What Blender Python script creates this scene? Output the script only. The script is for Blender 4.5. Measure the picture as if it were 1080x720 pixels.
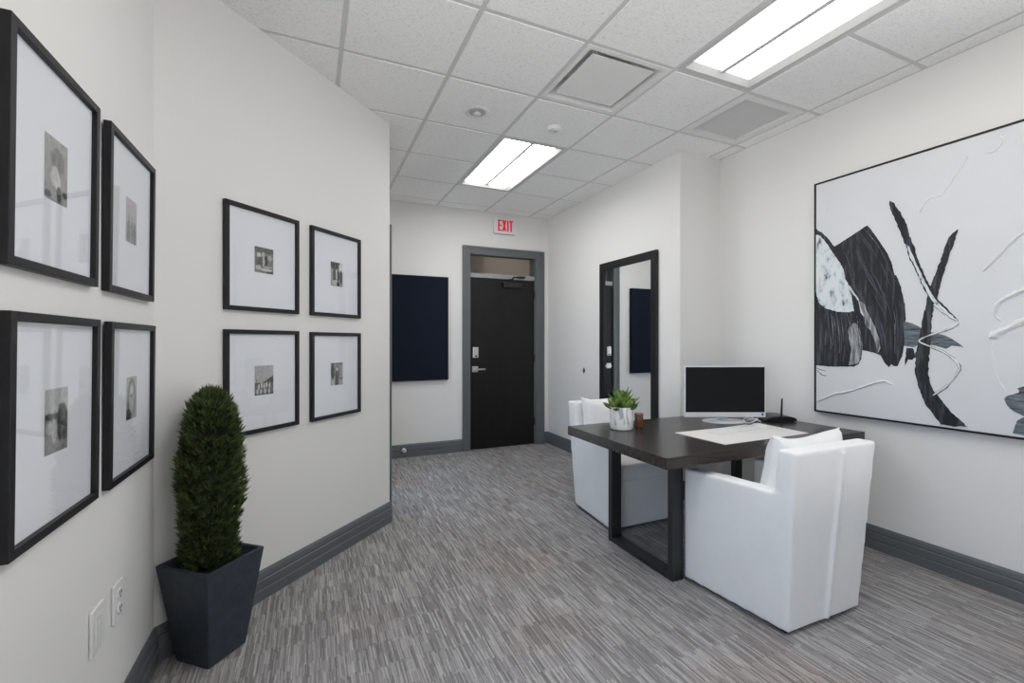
import bpy, bmesh, math, random
from mathutils import Vector, Matrix

# ------------------------------------------------------------------ camera, world, light, exposure
S = bpy.context.scene
for o in list(bpy.data.objects):
    bpy.data.objects.remove(o, do_unlink=True)
COL = S.collection
PI = math.pi
rad = math.radians

cam_d = bpy.data.cameras.new('camera')
cam_d.sensor_width = 36.0
cam_d.lens = 16.0
cam_d.clip_start = 0.02
cam = bpy.data.objects.new('camera', cam_d)
COL.objects.link(cam)
cam.location = (0, 0, 1.34)
cam.rotation_euler = (PI / 2, 0, -0.4170)
S.camera = cam

S.view_settings.view_transform = 'Standard'
S.view_settings.look = 'None'
S.view_settings.gamma = 1.0
S.view_settings.use_curve_mapping = False
S.view_settings.exposure = 0.13

GROUND_FILL_L, SKY_L = (5.6, 5.6, 5.5), (1.9, 2.4, 3.1)     # sky light, with fill glow added below the horizon
GROUND_FILL_R, SKY_R = (12.6, 12.3, 12.0), (0.6, 0.8, 1.0)
LAMP_STRENGTH = 12.0                                   # ceiling lamps
world = bpy.data.worlds.new('sky')
S.world = world
world.use_nodes = True
wn = world.node_tree
bg = wn.nodes['Background']
bg.inputs['Strength'].default_value = 1.0
wtc = wn.nodes.new('ShaderNodeTexCoord')
wsp = wn.nodes.new('ShaderNodeSeparateXYZ')
wn.links.new(wtc.outputs['Generated'], wsp.inputs[0])


def wramp(out, lo, hi, p0=0.47, p1=0.53):
    ma = wn.nodes.new('ShaderNodeMath')
    ma.operation = 'MULTIPLY_ADD'
    ma.inputs[1].default_value = ma.inputs[2].default_value = 0.5
    wn.links.new(out, ma.inputs[0])
    r = wn.nodes.new('ShaderNodeValToRGB')
    e = r.color_ramp.elements
    e[0].position, e[0].color = p0, (*lo, 1)
    e[1].position, e[1].color = p1, (*hi, 1)
    wn.links.new(ma.outputs[0], r.inputs[0])
    return r.outputs[0]


# added glow below the horizon, sky above; right side tuned to fill the room
side_l = wramp(wsp.outputs[2], GROUND_FILL_L, SKY_L)
side_r = wramp(wsp.outputs[2], GROUND_FILL_R, SKY_R)
which = wramp(wsp.outputs[0], (0, 0, 0), (1, 1, 1), 0.35, 0.65)
wmx = wn.nodes.new('ShaderNodeMix')
wmx.data_type = 'RGBA'
wn.links.new(which, wmx.inputs[0])
wn.links.new(side_l, wmx.inputs[6])
wn.links.new(side_r, wmx.inputs[7])
wn.links.new(wmx.outputs[2], bg.inputs['Color'])
S.cycles.max_bounces = 10
S.cycles.diffuse_bounces = 6
S.cycles.glossy_bounces = 5
S.cycles.transparent_max_bounces = 12
S.cycles.caustics_reflective = False
S.cycles.caustics_refractive = False
S.cycles.use_denoising = True

# room numbers (metres; camera stands over x=0, y=0)
XL, XR, XM, XS = -0.596, 3.343, 2.876, 0.539      # left, right, mirror and hall side walls
YB, YR, YREAR = 5.325, 2.96, -2.4                 # back wall, return wall, wall behind the camera
H = 2.961
TILE, TX0, TY0 = 0.6096, 0.767, 2.694


def portal(name, loc, sx, sy, rot):
    l = bpy.data.lights.new(name, 'AREA')
    l.shape = 'RECTANGLE'
    l.size, l.size_y = sx, sy
    l.cycles.is_portal = True
    o = bpy.data.objects.new(name, l)
    COL.objects.link(o)
    o.location = loc
    o.rotation_euler = rot


WINS_L = [(-0.60, 1.05)]                              # window in the left wall beside the camera (y)
FILL_WINS_R = [(-0.60, 0.60)]                              # and an unseen one added opposite, in the right wall, as fill
WZ0, WZ1 = 0.45, 2.65
for wa, wb in WINS_L:
    portal('window_portal', (XL - 0.12, (wa + wb) / 2, (WZ0 + WZ1) / 2), WZ1 - WZ0, wb - wa, (0, -PI / 2, 0))
SD0, SD1, SDH = XS + 3.03, 4.55, 2.135                 # glazed side door in the hall
portal('window_portal', (XS - 0.16, (SD0 + SD1) / 2, SDH / 2), SDH, SD1 - SD0, (0, -PI / 2, 0))
for wa, wb in FILL_WINS_R:
    portal('window_portal', (XR + 0.12, (wa + wb) / 2, (WZ0 + WZ1) / 2), WZ1 - WZ0, wb - wa, (0, PI / 2, 0))

# ------------------------------------------------------------------ materials


def newmat(name):
    m = bpy.data.materials.new(name)
    m.use_nodes = True
    return m, m.node_tree, m.node_tree.nodes['Principled BSDF']


def node(nt, typ, **kw):
    n = nt.nodes.new(typ)
    for k, v in kw.items():
        if k.startswith('i_'):
            key = k[2:]
            key = int(key) if key.isdigit() else key
            n.inputs[key].default_value = v
        else:
            setattr(n, k, v)
    return n


def math_n(nt, op, a, b=None):
    n = nt.nodes.new('ShaderNodeMath')
    n.operation = op
    for i, v in enumerate((a, b)):
        if v is None:
            continue
        if isinstance(v, (int, float)):
            n.inputs[i].default_value = v
        else:
            nt.links.new(v, n.inputs[i])
    return n.outputs[0]


def ramp(nt, fac, stops):
    r = nt.nodes.new('ShaderNodeValToRGB')
    e = r.color_ramp.elements
    while len(e) < len(stops):
        e.new(0.5)
    for k, (p, c) in enumerate(stops):
        e[k].position = p
        e[k].color = (*c, 1)
    nt.links.new(fac, r.inputs[0])
    return r.outputs[0]


def mat(name, col, rough=0.5, metal=0.0, spec=0.5, var=0.0, vscale=8.0, bump=0.0, bscale=200.0, stretch=None, emit=None, estr=0.0):
    m, nt, b = newmat(name)
    b.inputs['Base Color'].default_value = (*col, 1)
    b.inputs['Roughness'].default_value = rough
    b.inputs['Metallic'].default_value = metal
    b.inputs['Specular IOR Level'].default_value = spec
    tc = node(nt, 'ShaderNodeTexCoord')
    src = tc.outputs['Object']
    if stretch:
        mp = node(nt, 'ShaderNodeMapping')
        mp.inputs['Scale'].default_value = stretch
        nt.links.new(src, mp.inputs[0])
        src = mp.outputs[0]
    if var:
        nz = node(nt, 'ShaderNodeTexNoise', i_Scale=vscale, i_Detail=5.0, i_Roughness=0.6)
        nt.links.new(src, nz.inputs['Vector'])
        lo = tuple(c * (1 - var) for c in col)
        hi = tuple(min(1, c * (1 + var)) for c in col)
        nt.links.new(ramp(nt, nz.outputs[0], [(0.3, lo), (0.7, hi)]), b.inputs['Base Color'])
    if bump:
        nb = node(nt, 'ShaderNodeTexNoise', i_Scale=bscale, i_Detail=3.0)
        nt.links.new(src, nb.inputs['Vector'])
        bp = node(nt, 'ShaderNodeBump', i_Strength=bump, i_Distance=0.002)
        nt.links.new(nb.outputs[0], bp.inputs['Height'])
        nt.links.new(bp.outputs[0], b.inputs['Normal'])
    if emit:
        b.inputs['Emission Color'].default_value = (*emit, 1)
        b.inputs['Emission Strength'].default_value = estr
    return m


def mat_carpet():
    m, nt, b = newmat('carpet')
    tc = node(nt, 'ShaderNodeTexCoord')
    sp = node(nt, 'ShaderNodeSeparateXYZ')
    nt.links.new(tc.outputs['Object'], sp.inputs[0])
    X, Y = sp.outputs[0], sp.outputs[1]

    def dashes(w, L, jit, seed):
        ix = math_n(nt, 'FLOOR', math_n(nt, 'DIVIDE', X, w))
        wn = node(nt, 'ShaderNodeTexWhiteNoise', noise_dimensions='1D')
        nt.links.new(math_n(nt, 'ADD', ix, seed), wn.inputs['W'])
        yy = math_n(nt, 'ADD', math_n(nt, 'DIVIDE', Y, L), math_n(nt, 'MULTIPLY', wn.outputs['Value'], jit))
        iy = math_n(nt, 'FLOOR', yy)
        cb = node(nt, 'ShaderNodeCombineXYZ')
        nt.links.new(ix, cb.inputs[0])
        nt.links.new(iy, cb.inputs[1])
        cb.inputs[2].default_value = seed
        w2 = node(nt, 'ShaderNodeTexWhiteNoise', noise_dimensions='3D')
        nt.links.new(cb.outputs[0], w2.inputs['Vector'])
        return w2.outputs['Value']
    a = dashes(0.0078, 0.150, 0.30, 3.7)
    c = dashes(0.0039, 0.075, 0.5, 17.1)
    d = dashes(0.30, 0.150, 0.05, 9.3)
    v = math_n(nt, 'ADD', math_n(nt, 'ADD', math_n(nt, 'MULTIPLY', a, 0.46), math_n(nt, 'MULTIPLY', c, 0.44)), math_n(nt, 'MULTIPLY', d, 0.10))
    fine = node(nt, 'ShaderNodeTexNoise', i_Scale=420.0, i_Detail=2.0)
    nt.links.new(tc.outputs['Object'], fine.inputs['Vector'])
    v = math_n(nt, 'ADD', v, math_n(nt, 'MULTIPLY', math_n(nt, 'SUBTRACT', fine.outputs[0], 0.5), 0.25))
    colr = ramp(nt, v, CARPET)
    big = node(nt, 'ShaderNodeTexNoise', i_Scale=1.25, i_Detail=3.0)
    nt.links.new(tc.outputs['Object'], big.inputs['Vector'])
    tint = ramp(nt, big.outputs[0], [(0.54, (1, 1, 1)), (0.72, (0.98, 0.87, 0.82))])
    mx = node(nt, 'ShaderNodeMix', data_type='RGBA', blend_type='MULTIPLY')
    mx.inputs[0].default_value = 1.0
    nt.links.new(colr, mx.inputs[6])
    nt.links.new(tint, mx.inputs[7])
    nt.links.new(mx.outputs[2], b.inputs['Base Color'])
    b.inputs['Roughness'].default_value = 0.95
    b.inputs['Specular IOR Level'].default_value = 0.15
    bp = node(nt, 'ShaderNodeBump', i_Strength=0.5, i_Distance=0.003)
    nt.links.new(v, bp.inputs['Height'])
    nt.links.new(bp.outputs[0], b.inputs['Normal'])
    return m


CARPET = [(0.18, (0.178, 0.170, 0.169)), (0.50, (0.280, 0.269, 0.268)), (0.84, (0.45, 0.436, 0.435))]


def mat_tile():
    m, nt, b = newmat('ceiling_tile')
    tc = node(nt, 'ShaderNodeTexCoord')
    nz = node(nt, 'ShaderNodeTexNoise', i_Scale=88.0, i_Detail=4.0, i_Roughness=0.7)
    nt.links.new(tc.outputs['Object'], nz.inputs['Vector'])
    nt.links.new(ramp(nt, nz.outputs[0], [(0.30, (0.74, 0.74, 0.74)), (0.47, (0.94, 0.94, 0.938)), (0.7, (0.965, 0.965, 0.963))]), b.inputs['Base Color'])
    bp = node(nt, 'ShaderNodeBump', i_Strength=0.55, i_Distance=0.003)
    nt.links.new(nz.outputs[0], bp.inputs['Height'])
    nt.links.new(bp.outputs[0], b.inputs['Normal'])
    b.inputs['Roughness'].default_value = 0.9
    b.inputs['Specular IOR Level'].default_value = 0.2
    return m


def mat_glass(name, ior=1.45, rough=0.02, tint=(1, 1, 1)):
    m, nt, b = newmat(name)
    nt.nodes.remove(b)
    out = nt.nodes['Material Output']
    tr = node(nt, 'ShaderNodeBsdfTransparent')
    tr.inputs[0].default_value = (*tint, 1)
    gl = node(nt, 'ShaderNodeBsdfGlossy')
    gl.inputs['Roughness'].default_value = rough
    lw = node(nt, 'ShaderNodeLayerWeight', i_Blend=0.5)
    fr = node(nt, 'ShaderNodeMath', operation='MULTIPLY_ADD')     # thin pane: about 4 % head-on, more at a grazing angle
    nt.links.new(math_n(nt, 'POWER', lw.outputs['Facing'], 4.0), fr.inputs[0])
    fr.inputs[1].default_value = 0.45
    fr.inputs[2].default_value = 0.03
    mx = node(nt, 'ShaderNodeMixShader')
    nt.links.new(fr.outputs[0], mx.inputs[0])
    nt.links.new(tr.outputs[0], mx.inputs[1])
    nt.links.new(gl.outputs[0], mx.inputs[2])
    nt.links.new(mx.outputs[0], out.inputs[0])
    return m


def mat_streak(name, lo, hi, scale, stretch, p0=0.42, p1=0.78, mid=None, rough=0.45):
    m, nt, b = newmat(name)
    tc = node(nt, 'ShaderNodeTexCoord')
    mp = node(nt, 'ShaderNodeMapping')
    mp.inputs['Scale'].default_value = stretch
    mp.inputs['Rotation'].default_value = (rad(12), 0, 0)
    nt.links.new(tc.outputs['Object'], mp.inputs[0])
    nz = node(nt, 'ShaderNodeTexNoise', i_Scale=scale, i_Detail=6.0, i_Roughness=0.65)
    nt.links.new(mp.outputs[0], nz.inputs['Vector'])
    st = [(p0, lo), (p1, hi)] if mid is None else [(p0, lo), ((p0 + p1) / 2, mid), (p1, hi)]
    nt.links.new(ramp(nt, nz.outputs[0], st), b.inputs['Base Color'])
    b.inputs['Roughness'].default_value = rough
    bp = node(nt, 'ShaderNodeBump', i_Strength=0.4, i_Distance=0.003)
    nt.links.new(nz.outputs[0], bp.inputs['Height'])
    nt.links.new(bp.outputs[0], b.inputs['Normal'])
    return m


def mat_wood():
    m, nt, b = newmat('espresso_wood')
    tc = node(nt, 'ShaderNodeTexCoord')
    mp = node(nt, 'ShaderNodeMapping')
    mp.inputs['Scale'].default_value = (1.2, 22.0, 22.0)
    nt.links.new(tc.outputs['Object'], mp.inputs[0])
    nz = node(nt, 'ShaderNodeTexNoise', i_Scale=3.0, i_Detail=6.0, i_Roughness=0.6)
    nt.links.new(mp.outputs[0], nz.inputs['Vector'])
    nt.links.new(ramp(nt, nz.outputs[0], [(0.3, (0.017, 0.013, 0.011)), (0.7, (0.040, 0.031, 0.027))]), b.inputs['Base Color'])
    b.inputs['Roughness'].default_value = 0.26
    b.inputs['Specular IOR Level'].default_value = 0.5
    return m


def mat_print():
    m, nt, b = newmat('printed_photo')
    at = node(nt, 'ShaderNodeAttribute', attribute_name='Col')
    nt.links.new(at.outputs['Color'], b.inputs['Base Color'])
    b.inputs['Roughness'].default_value = 0.6
    return m


def mat_emit(name, col, strength):
    m, nt, b = newmat(name)
    nt.nodes.remove(b)
    e = node(nt, 'ShaderNodeEmission')
    e.inputs[0].default_value = (*col, 1)
    e.inputs[1].default_value = strength
    nt.links.new(e.outputs[0], nt.nodes['Material Output'].inputs[0])
    return m


M = dict(
    wall=mat('wall_paint', (0.80, 0.793, 0.778), 0.75, spec=0.25, bump=0.15, bscale=350),
    corridor=mat('corridor_paint', (0.55, 0.50, 0.44), 0.8, spec=0.2, bump=0.1, bscale=350),
    trim=mat('grey_trim_paint', (0.118, 0.130, 0.138), 0.42, var=0.05, vscale=3),
    carpet=mat_carpet(), tile=mat_tile(),
    grid=mat('ceiling_grid_white', (0.66, 0.66, 0.658), 0.5, var=0.02),
    white_metal=mat('white_enamel', (0.82, 0.82, 0.815), 0.4, var=0.02),
    lamp_near=mat_emit('lamp_lens_dimmer', (1.0, 0.985, 0.96), LAMP_STRENGTH * 0.33),
    lamp_fill=mat_emit('lamp_lens_fill', (1.0, 0.985, 0.96), LAMP_STRENGTH * 0.95),
    troffer=mat('lamp_reflector', (0.60, 0.60, 0.595), 0.5, var=0.02),
    grille_panel=mat('light_grey_grille', (0.74, 0.74, 0.74), 0.6, var=0.03, vscale=90),
    grille=mat('grey_grille', (0.58, 0.58, 0.58), 0.6, var=0.08, vscale=90),
    dark_recess=mat('diffuser_throat', (0.30, 0.30, 0.29), 0.7, var=0.1),
    lamp=mat_emit('lamp_lens', (1.0, 0.985, 0.96), LAMP_STRENGTH),
    frame=mat('black_frame_wood', (0.010, 0.0098, 0.012), 0.45, spec=0.35, var=0.2, vscale=30),
    matboard=mat('daylight_tint_mat_board', (0.835, 0.865, 0.92), 0.8, spec=0.2, var=0.01),  # blue of reflected daylight mixed into the white board's colour
    glass=mat_glass('picture_glass'),
    winglass=mat_glass('window_glass'),
    tinted=mat_glass('tinted_glass', tint=(0.70, 0.72, 0.74)),  # tint added to dim the daylight through the hall door
    mirror=mat('mirror_silver', (0.88, 0.90, 0.90), 0.01, metal=1.0),
    printed=mat_print(),
    door=mat('dark_door_veneer', (0.0075, 0.0062, 0.0062), 0.40, spec=0.35, var=0.35, vscale=3, stretch=(14, 14, 1)),
    mullion=mat('light_grey_mullion', (0.30, 0.31, 0.32), 0.4, var=0.03),
    chrome=mat('satin_nickel', (0.72, 0.71, 0.68), 0.28, metal=1.0, var=0.05),
    black_metal=mat('black_metal', (0.012, 0.012, 0.013), 0.4, var=0.2),
    navy=mat('navy_fabric', (0.0085, 0.0125, 0.024), 0.85, spec=0.15, var=0.2, vscale=160, bump=0.5, bscale=600),
    desk_wood=mat_wood(),
    desk_leg=mat('desk_leg_dark', (0.020, 0.021, 0.024), 0.38, var=0.2, vscale=12),
    fabric=mat('white_cotton', (0.85, 0.855, 0.86), 0.9, spec=0.2, var=0.02, bump=0.35, bscale=900),
    plastic_white=mat('white_plastic', (0.80, 0.80, 0.80), 0.35, var=0.01),
    silver=mat('silver_plastic', (0.66, 0.68, 0.70), 0.3, var=0.02),
    screen=mat('dark_screen', (0.006, 0.007, 0.008), 0.35, spec=0.2, var=0.1),
    black_plastic=mat('black_plastic', (0.012, 0.012, 0.014), 0.3, var=0.1),
    blotter=mat('white_desk_mat', (0.82, 0.81, 0.79), 0.6, var=0.01),
    amber=mat('amber_glass', (0.105, 0.036, 0.009), 0.12, var=0.3, vscale=40),
    wax=mat('cream_wax', (0.75, 0.68, 0.55), 0.5, var=0.04),
    soil=mat('dark_soil', (0.02, 0.015, 0.012), 0.95, var=0.5, vscale=120, bump=1.0, bscale=120),
    planter=mat('charcoal_stone', (0.030, 0.040, 0.055), 0.55, var=0.30, vscale=22, bump=0.4, bscale=150),
    bark=mat('brown_bark', (0.06, 0.04, 0.025), 0.9, var=0.3, vscale=60),
    canvas=mat('white_canvas', (0.70, 0.715, 0.74), 0.7, spec=0.2, var=0.015, vscale=5, bump=0.35, bscale=260),
    impasto=mat('white_impasto', (0.78, 0.785, 0.79), 0.55, var=0.02, bump=0.4, bscale=120),
    paint_dark=mat_streak('dark_paint', (0.007, 0.008, 0.012), (0.13, 0.15, 0.185), 4.0, (1, 11, 1.1), 0.50, 0.86),
    paint_slate=mat_streak('slate_paint', (0.030, 0.040, 0.052), (0.30, 0.34, 0.38), 5.0, (1, 2, 16), 0.35, 0.8),
    paint_pale=mat_streak('pale_paint', (0.04, 0.055, 0.07), (0.72, 0.76, 0.79), 9.0, (1, 2.6, 1.2), 0.34, 0.52, mid=(0.55, 0.62, 0.66)),
    paint_grey=mat_streak('grey_paint', (0.05, 0.055, 0.065), (0.55, 0.57, 0.6), 7.0, (1, 12, 1.2), 0.35, 0.72),
    paint_sheen=mat('blue_black_paint', (0.040, 0.047, 0.064), 0.4, var=0.35, vscale=30),
    exit_red=mat('exit_red', (0.80, 0.012, 0.06), 0.5, var=0.02, emit=(1.0, 0.02, 0.08), estr=0.15),
    exit_white=mat('exit_white', (0.82, 0.82, 0.81), 0.4, var=0.01),
)


def mat_marble():
    m, nt, b = newmat('white_marble')
    tc = node(nt, 'ShaderNodeTexCoord')
    mp = node(nt, 'ShaderNodeMapping')
    mp.inputs['Scale'].default_value = (1, 1, 0.25)
    mp.inputs['Rotation'].default_value = (0.25, 0.15, 0)
    nt.links.new(tc.outputs['Object'], mp.inputs[0])
    nz = node(nt, 'ShaderNodeTexNoise', i_Scale=24.0, i_Detail=3.0, i_Distortion=1.2)
    nt.links.new(mp.outputs[0], nz.inputs['Vector'])
    nt.links.new(ramp(nt, nz.outputs[0], [(0.34, (0.36, 0.38, 0.41)), (0.44, (0.80, 0.80, 0.80)), (0.66, (0.86, 0.86, 0.86))]), b.inputs['Base Color'])
    b.inputs['Roughness'].default_value = 0.35
    return m


def mat_leaf(name, lo, hi, rough=0.5):
    m, nt, b = newmat(name)
    at = node(nt, 'ShaderNodeAttribute', attribute_name='Col')
    nt.links.new(ramp(nt, at.outputs['Fac'], [(0.0, lo), (1.0, hi)]), b.inputs['Base Color'])
    b.inputs['Roughness'].default_value = rough
    b.inputs['Specular IOR Level'].default_value = 0.3
    return m


M['marble'] = mat_marble()
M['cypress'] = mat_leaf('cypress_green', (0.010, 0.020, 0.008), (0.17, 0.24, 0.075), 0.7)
M['succulent'] = mat_leaf('succulent_green', (0.035, 0.10, 0.018), (0.27, 0.38, 0.10), 0.4)

# ------------------------------------------------------------------ mesh helpers


class Part:
    """Collects shapes in world (or local) coordinates and links them as one mesh object."""

    def __init__(self):
        self.bm = bmesh.new()

    def _add(self, verts, faces, mi=0):
        vs = [self.bm.verts.new(v) for v in verts]
        for f in faces:
            try:
                fc = self.bm.faces.new([vs[i] for i in f])
                fc.material_index = mi
            except ValueError:
                pass
        return vs

    def box(self, a, b, bevel=0.0, seg=2, mtx=None, mi=0):
        x0, y0, z0 = a
        x1, y1, z1 = b
        t = bmesh.new()
        r = bmesh.ops.create_cube(t, size=1.0)
        for v in r['verts']:
            v.co = Vector(((x0 + x1) / 2 + v.co.x * (x1 - x0), (y0 + y1) / 2 + v.co.y * (y1 - y0), (z0 + z1) / 2 + v.co.z * (z1 - z0)))
        if bevel:
            bmesh.ops.bevel(t, geom=list(t.edges), offset=bevel, segments=seg, affect='EDGES', profile=0.5)
        self.merge(t, mtx, mi)
        return self

    def merge(self, t, mtx=None, mi=0):
        if mtx is not None:
            bmesh.ops.transform(t, matrix=mtx, verts=list(t.verts))
        for f in t.faces:
            f.material_index = mi
        me = bpy.data.meshes.new('tmp')
        t.to_mesh(me)
        t.free()
        self.bm.from_mesh(me)
        bpy.data.meshes.remove(me)

    def prism(self, poly, z0, z1, mi=0):
        n = len(poly)
        vs = [(x, y, z0) for x, y in poly] + [(x, y, z1) for x, y in poly]
        fs = [tuple(range(n - 1, -1, -1)), tuple(range(n, 2 * n))]
        fs += [(i, (i + 1) % n, n + (i + 1) % n, n + i) for i in range(n)]
        self._add(vs, fs, mi)
        return self

    def lathe(self, prof, c, seg=40, mtx=None, mi=0, sx=1.0, sy=1.0):
        t = bmesh.new()
        rings = []
        for r, z in prof:
            if r < 1e-6:
                rings.append([t.verts.new((c[0], c[1], c[2] + z))])
            else:
                rings.append([t.verts.new((c[0] + sx * r * math.cos(2 * PI * i / seg), c[1] + sy * r * math.sin(2 * PI * i / seg), c[2] + z)) for i in range(seg)])
        for A, B in zip(rings, rings[1:]):
            for i in range(seg):
                j = (i + 1) % seg
                if len(A) == 1 and len(B) == 1:
                    continue
                if len(A) == 1:
                    t.faces.new((A[0], B[j], B[i]))
                elif len(B) == 1:
                    t.faces.new((A[i], A[j], B[0]))
                else:
                    t.faces.new((A[i], A[j], B[j], B[i]))
        bmesh.ops.recalc_face_normals(t, faces=list(t.faces))
        self.merge(t, mtx, mi)
        return self

    def tube(self, pts, r, seg=8, mi=0, closed=False):
        pts = [Vector(p) for p in pts]
        n = len(pts)
        rings = []
        up = None
        for i, p in enumerate(pts):
            a = pts[i - 1] if i > 0 else p
            b = pts[i + 1] if i < n - 1 else p
            d = (b - a).normalized()
            if up is None:
                up = Vector((0, 0, 1)) if abs(d.z) < 0.9 else Vector((1, 0, 0))
            s = d.cross(up).normalized()
            up = s.cross(d).normalized()
            rr = r[i] if isinstance(r, (list, tuple)) else r
            rings.append([self.bm.verts.new(p + rr * (math.cos(2 * PI * k / seg) * s + math.sin(2 * PI * k / seg) * up)) for k in range(seg)])
        for A, B in zip(rings, rings[1:]):
            for k in range(seg):
                self.bm.faces.new((A[k], A[(k + 1) % seg], B[(k + 1) % seg], B[k])).material_index = mi
        self.bm.faces.new(rings[0][::-1]).material_index = mi
        self.bm.faces.new(rings[-1]).material_index = mi
        return self

    def obj(self, name, m, parent=None, smooth=False, shift=None):
        ms = m if isinstance(m, (list, tuple)) else [m]
        bmesh.ops.recalc_face_normals(self.bm, faces=list(self.bm.faces))
        if shift is not None:
            bmesh.ops.translate(self.bm, vec=Vector(shift), verts=list(self.bm.verts))
        me = bpy.data.meshes.new(name)
        self.bm.to_mesh(me)
        self.bm.free()
        for q in ms:
            me.materials.append(M[q])
        if smooth:
            for p in me.polygons:
                p.use_smooth = True
            me.set_sharp_from_angle(angle=rad(40))
        o = bpy.data.objects.new(name, me)
        COL.objects.link(o)
        if parent is not None:
            o.parent = parent
        return o


def root(name, loc, label, cat, group=None, rot=(0, 0, 0)):
    o = bpy.data.objects.new(name, None)
    o.empty_display_size = 0.1
    COL.objects.link(o)
    o.location = loc
    o.rotation_euler = rot
    return tag(o, label, cat, group)


def tag(o, label, cat, group=None):
    o['label'] = label
    o['category'] = cat
    if group:
        o['group'] = group
    return o


def struct(o):
    o['kind'] = 'structure'
    return o


def neg(l):
    return tuple(-c for c in l)


def set_col(me, vals):
    ca = me.color_attributes.new('Col', 'FLOAT_COLOR', 'POINT')
    flat = []
    for v in vals:
        flat += (v, v, v, 1.0)
    ca.data.foreach_set('color', flat)

# ------------------------------------------------------------------ room shell
p = Part(); p.box((XL - 0.3, YREAR - 0.3, -0.12), (XR + 0.3, 7.2, 0.0))
struct(p.obj('floor', 'carpet'))


def open_wall(p, x0, x1, y0, y1, holes, ztop):
    """wall along x with rectangular holes (xa, xb, za, zb)"""
    cur = x0
    for xa, xb, za, zb in sorted(holes):
        p.box((cur, y0, 0), (xa, y1, ztop))
        if za > 0:
            p.box((xa, y0, 0), (xb, y1, za))
        if zb < ztop:
            p.box((xa, y0, zb), (xb, y1, ztop))
        cur = xb
    p.box((cur, y0, 0), (x1, y1, ztop))


def open_wall_y(p, x0, x1, y0, y1, holes, ztop):
    """the same along y"""
    cur = y0
    for ya, yb, za, zb in sorted(holes):
        p.box((x0, cur, 0), (x1, ya, ztop))
        if za > 0:
            p.box((x0, ya, 0), (x1, yb, za))
        if zb < ztop:
            p.box((x0, ya, zb), (x1, yb, ztop))
        cur = yb
    p.box((x0, cur, 0), (x1, y1, ztop))


ZT = H + 0.30
CORN = XL + 2.93                                       # y where the angled wall starts
p = Part(); open_wall_y(p, XL - 0.15, XL, YREAR, CORN, [(a, b, WZ0, WZ1) for a, b in WINS_L], ZT); struct(p.obj('wall_left', 'wall'))
p = Part(); p.prism([(XL, CORN), (XS, XS + 2.93), (XS - 0.14, XS + 2.93), (XL - 0.15, CORN + 0.06), (XL - 0.15, CORN)], 0, ZT)
struct(p.obj('wall_angled', 'wall'))
p = Part()
p.box((XS - 0.14, XS + 2.93, 0), (XS, SD0, ZT)); p.box((XS - 0.14, SD1, 0), (XS, YB, ZT)); p.box((XS - 0.14, SD0, SDH), (XS, SD1, ZT))
struct(p.obj('wall_side', 'wall'))
DX0, DX1, DTOP = 1.785, 2.700, 2.44                     # entrance opening
p = Part(); open_wall(p, XS - 0.14, XM + 0.6, YB, YB + 0.14, [(DX0, DX1, 0, DTOP)], ZT); struct(p.obj('wall_back', 'wall'))
p = Part(); p.box((XM, YR, 0), (XM + 0.6, YB, ZT)); struct(p.obj('wall_mirror_side', 'wall'))
p = Part(); open_wall_y(p, XR, XR + 0.15, YREAR, YR + 0.1, [(a, b, WZ0, WZ1) for a, b in FILL_WINS_R], ZT); struct(p.obj('wall_right', 'wall'))
p = Part(); p.box((XL - 0.15, YREAR - 0.15, 0), (XR + 0.15, YREAR, ZT)); struct(p.obj('wall_rear', 'wall'))

# corridor beyond the entrance door
p = Part(); p.box((0.6, 6.9, 0), (3.47, 7.0, 3.1)); p.box((0.55, YB + 0.14, 0), (0.65, 6.9, 3.1)); p.box((3.37, YB + 0.14, 0), (3.47, 6.9, 3.1))
p.box((0.65, 6.2, 2.30), (2.30, 6.9, 2.95))
struct(p.obj('wall_corridor', 'corridor'))
p = Part(); p.box((0.55, YB + 0.14, 3.1), (3.47, 7.0, 3.2)); struct(p.obj('ceiling_corridor', 'corridor'))
cl = bpy.data.lights.new('corridor_fill', 'AREA'); cl.size = 0.5; cl.energy = 2.8; cl.color = (1.0, 0.93, 0.84)  # lamp added to brighten the corridor behind the transom
clo = bpy.data.objects.new('corridor_fill', cl); COL.objects.link(clo); clo.location = (2.9, 6.1, 3.05)

# ------------------------------------------------------------------ ceiling: tiles, T-bar grid
TROFFERS = [(1, 1), (2, -3), (0, -4)]           # lower-left cell of each 1x2 cell lamp (column, row); the last is an added unseen fill
DIFF, GRILLE = (1, -1), (3, -1)
skip = {DIFF, GRILLE}
for c, r in TROFFERS:
    skip |= {(c, r), (c, r + 1)}
pt, pg = Part(), Part()
cols, rows = range(-3, 5), range(-9, 5)
for i in cols:
    for j in rows:
        if (i, j) in skip:
            continue
        x0, x1 = max(TX0 + i * TILE, XL), min(TX0 + (i + 1) * TILE, XR)
        y0, y1 = max(TY0 + j * TILE, YREAR), min(TY0 + (j + 1) * TILE, YB)
        if x1 - x0 < 0.03 or y1 - y0 < 0.03:
            continue
        pt.box((x0, y0, H + 0.0015), (x1, y1, H + 0.02))
        g = 0.0155
        pt.box((x0 + g, y0 + g, H - 0.0035), (x1 - g, y1 - g, H + 0.01))
ceil = struct(pt.obj('ceiling', 'tile'))


def bar(a, b):
    pg.box(a, b)


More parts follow.
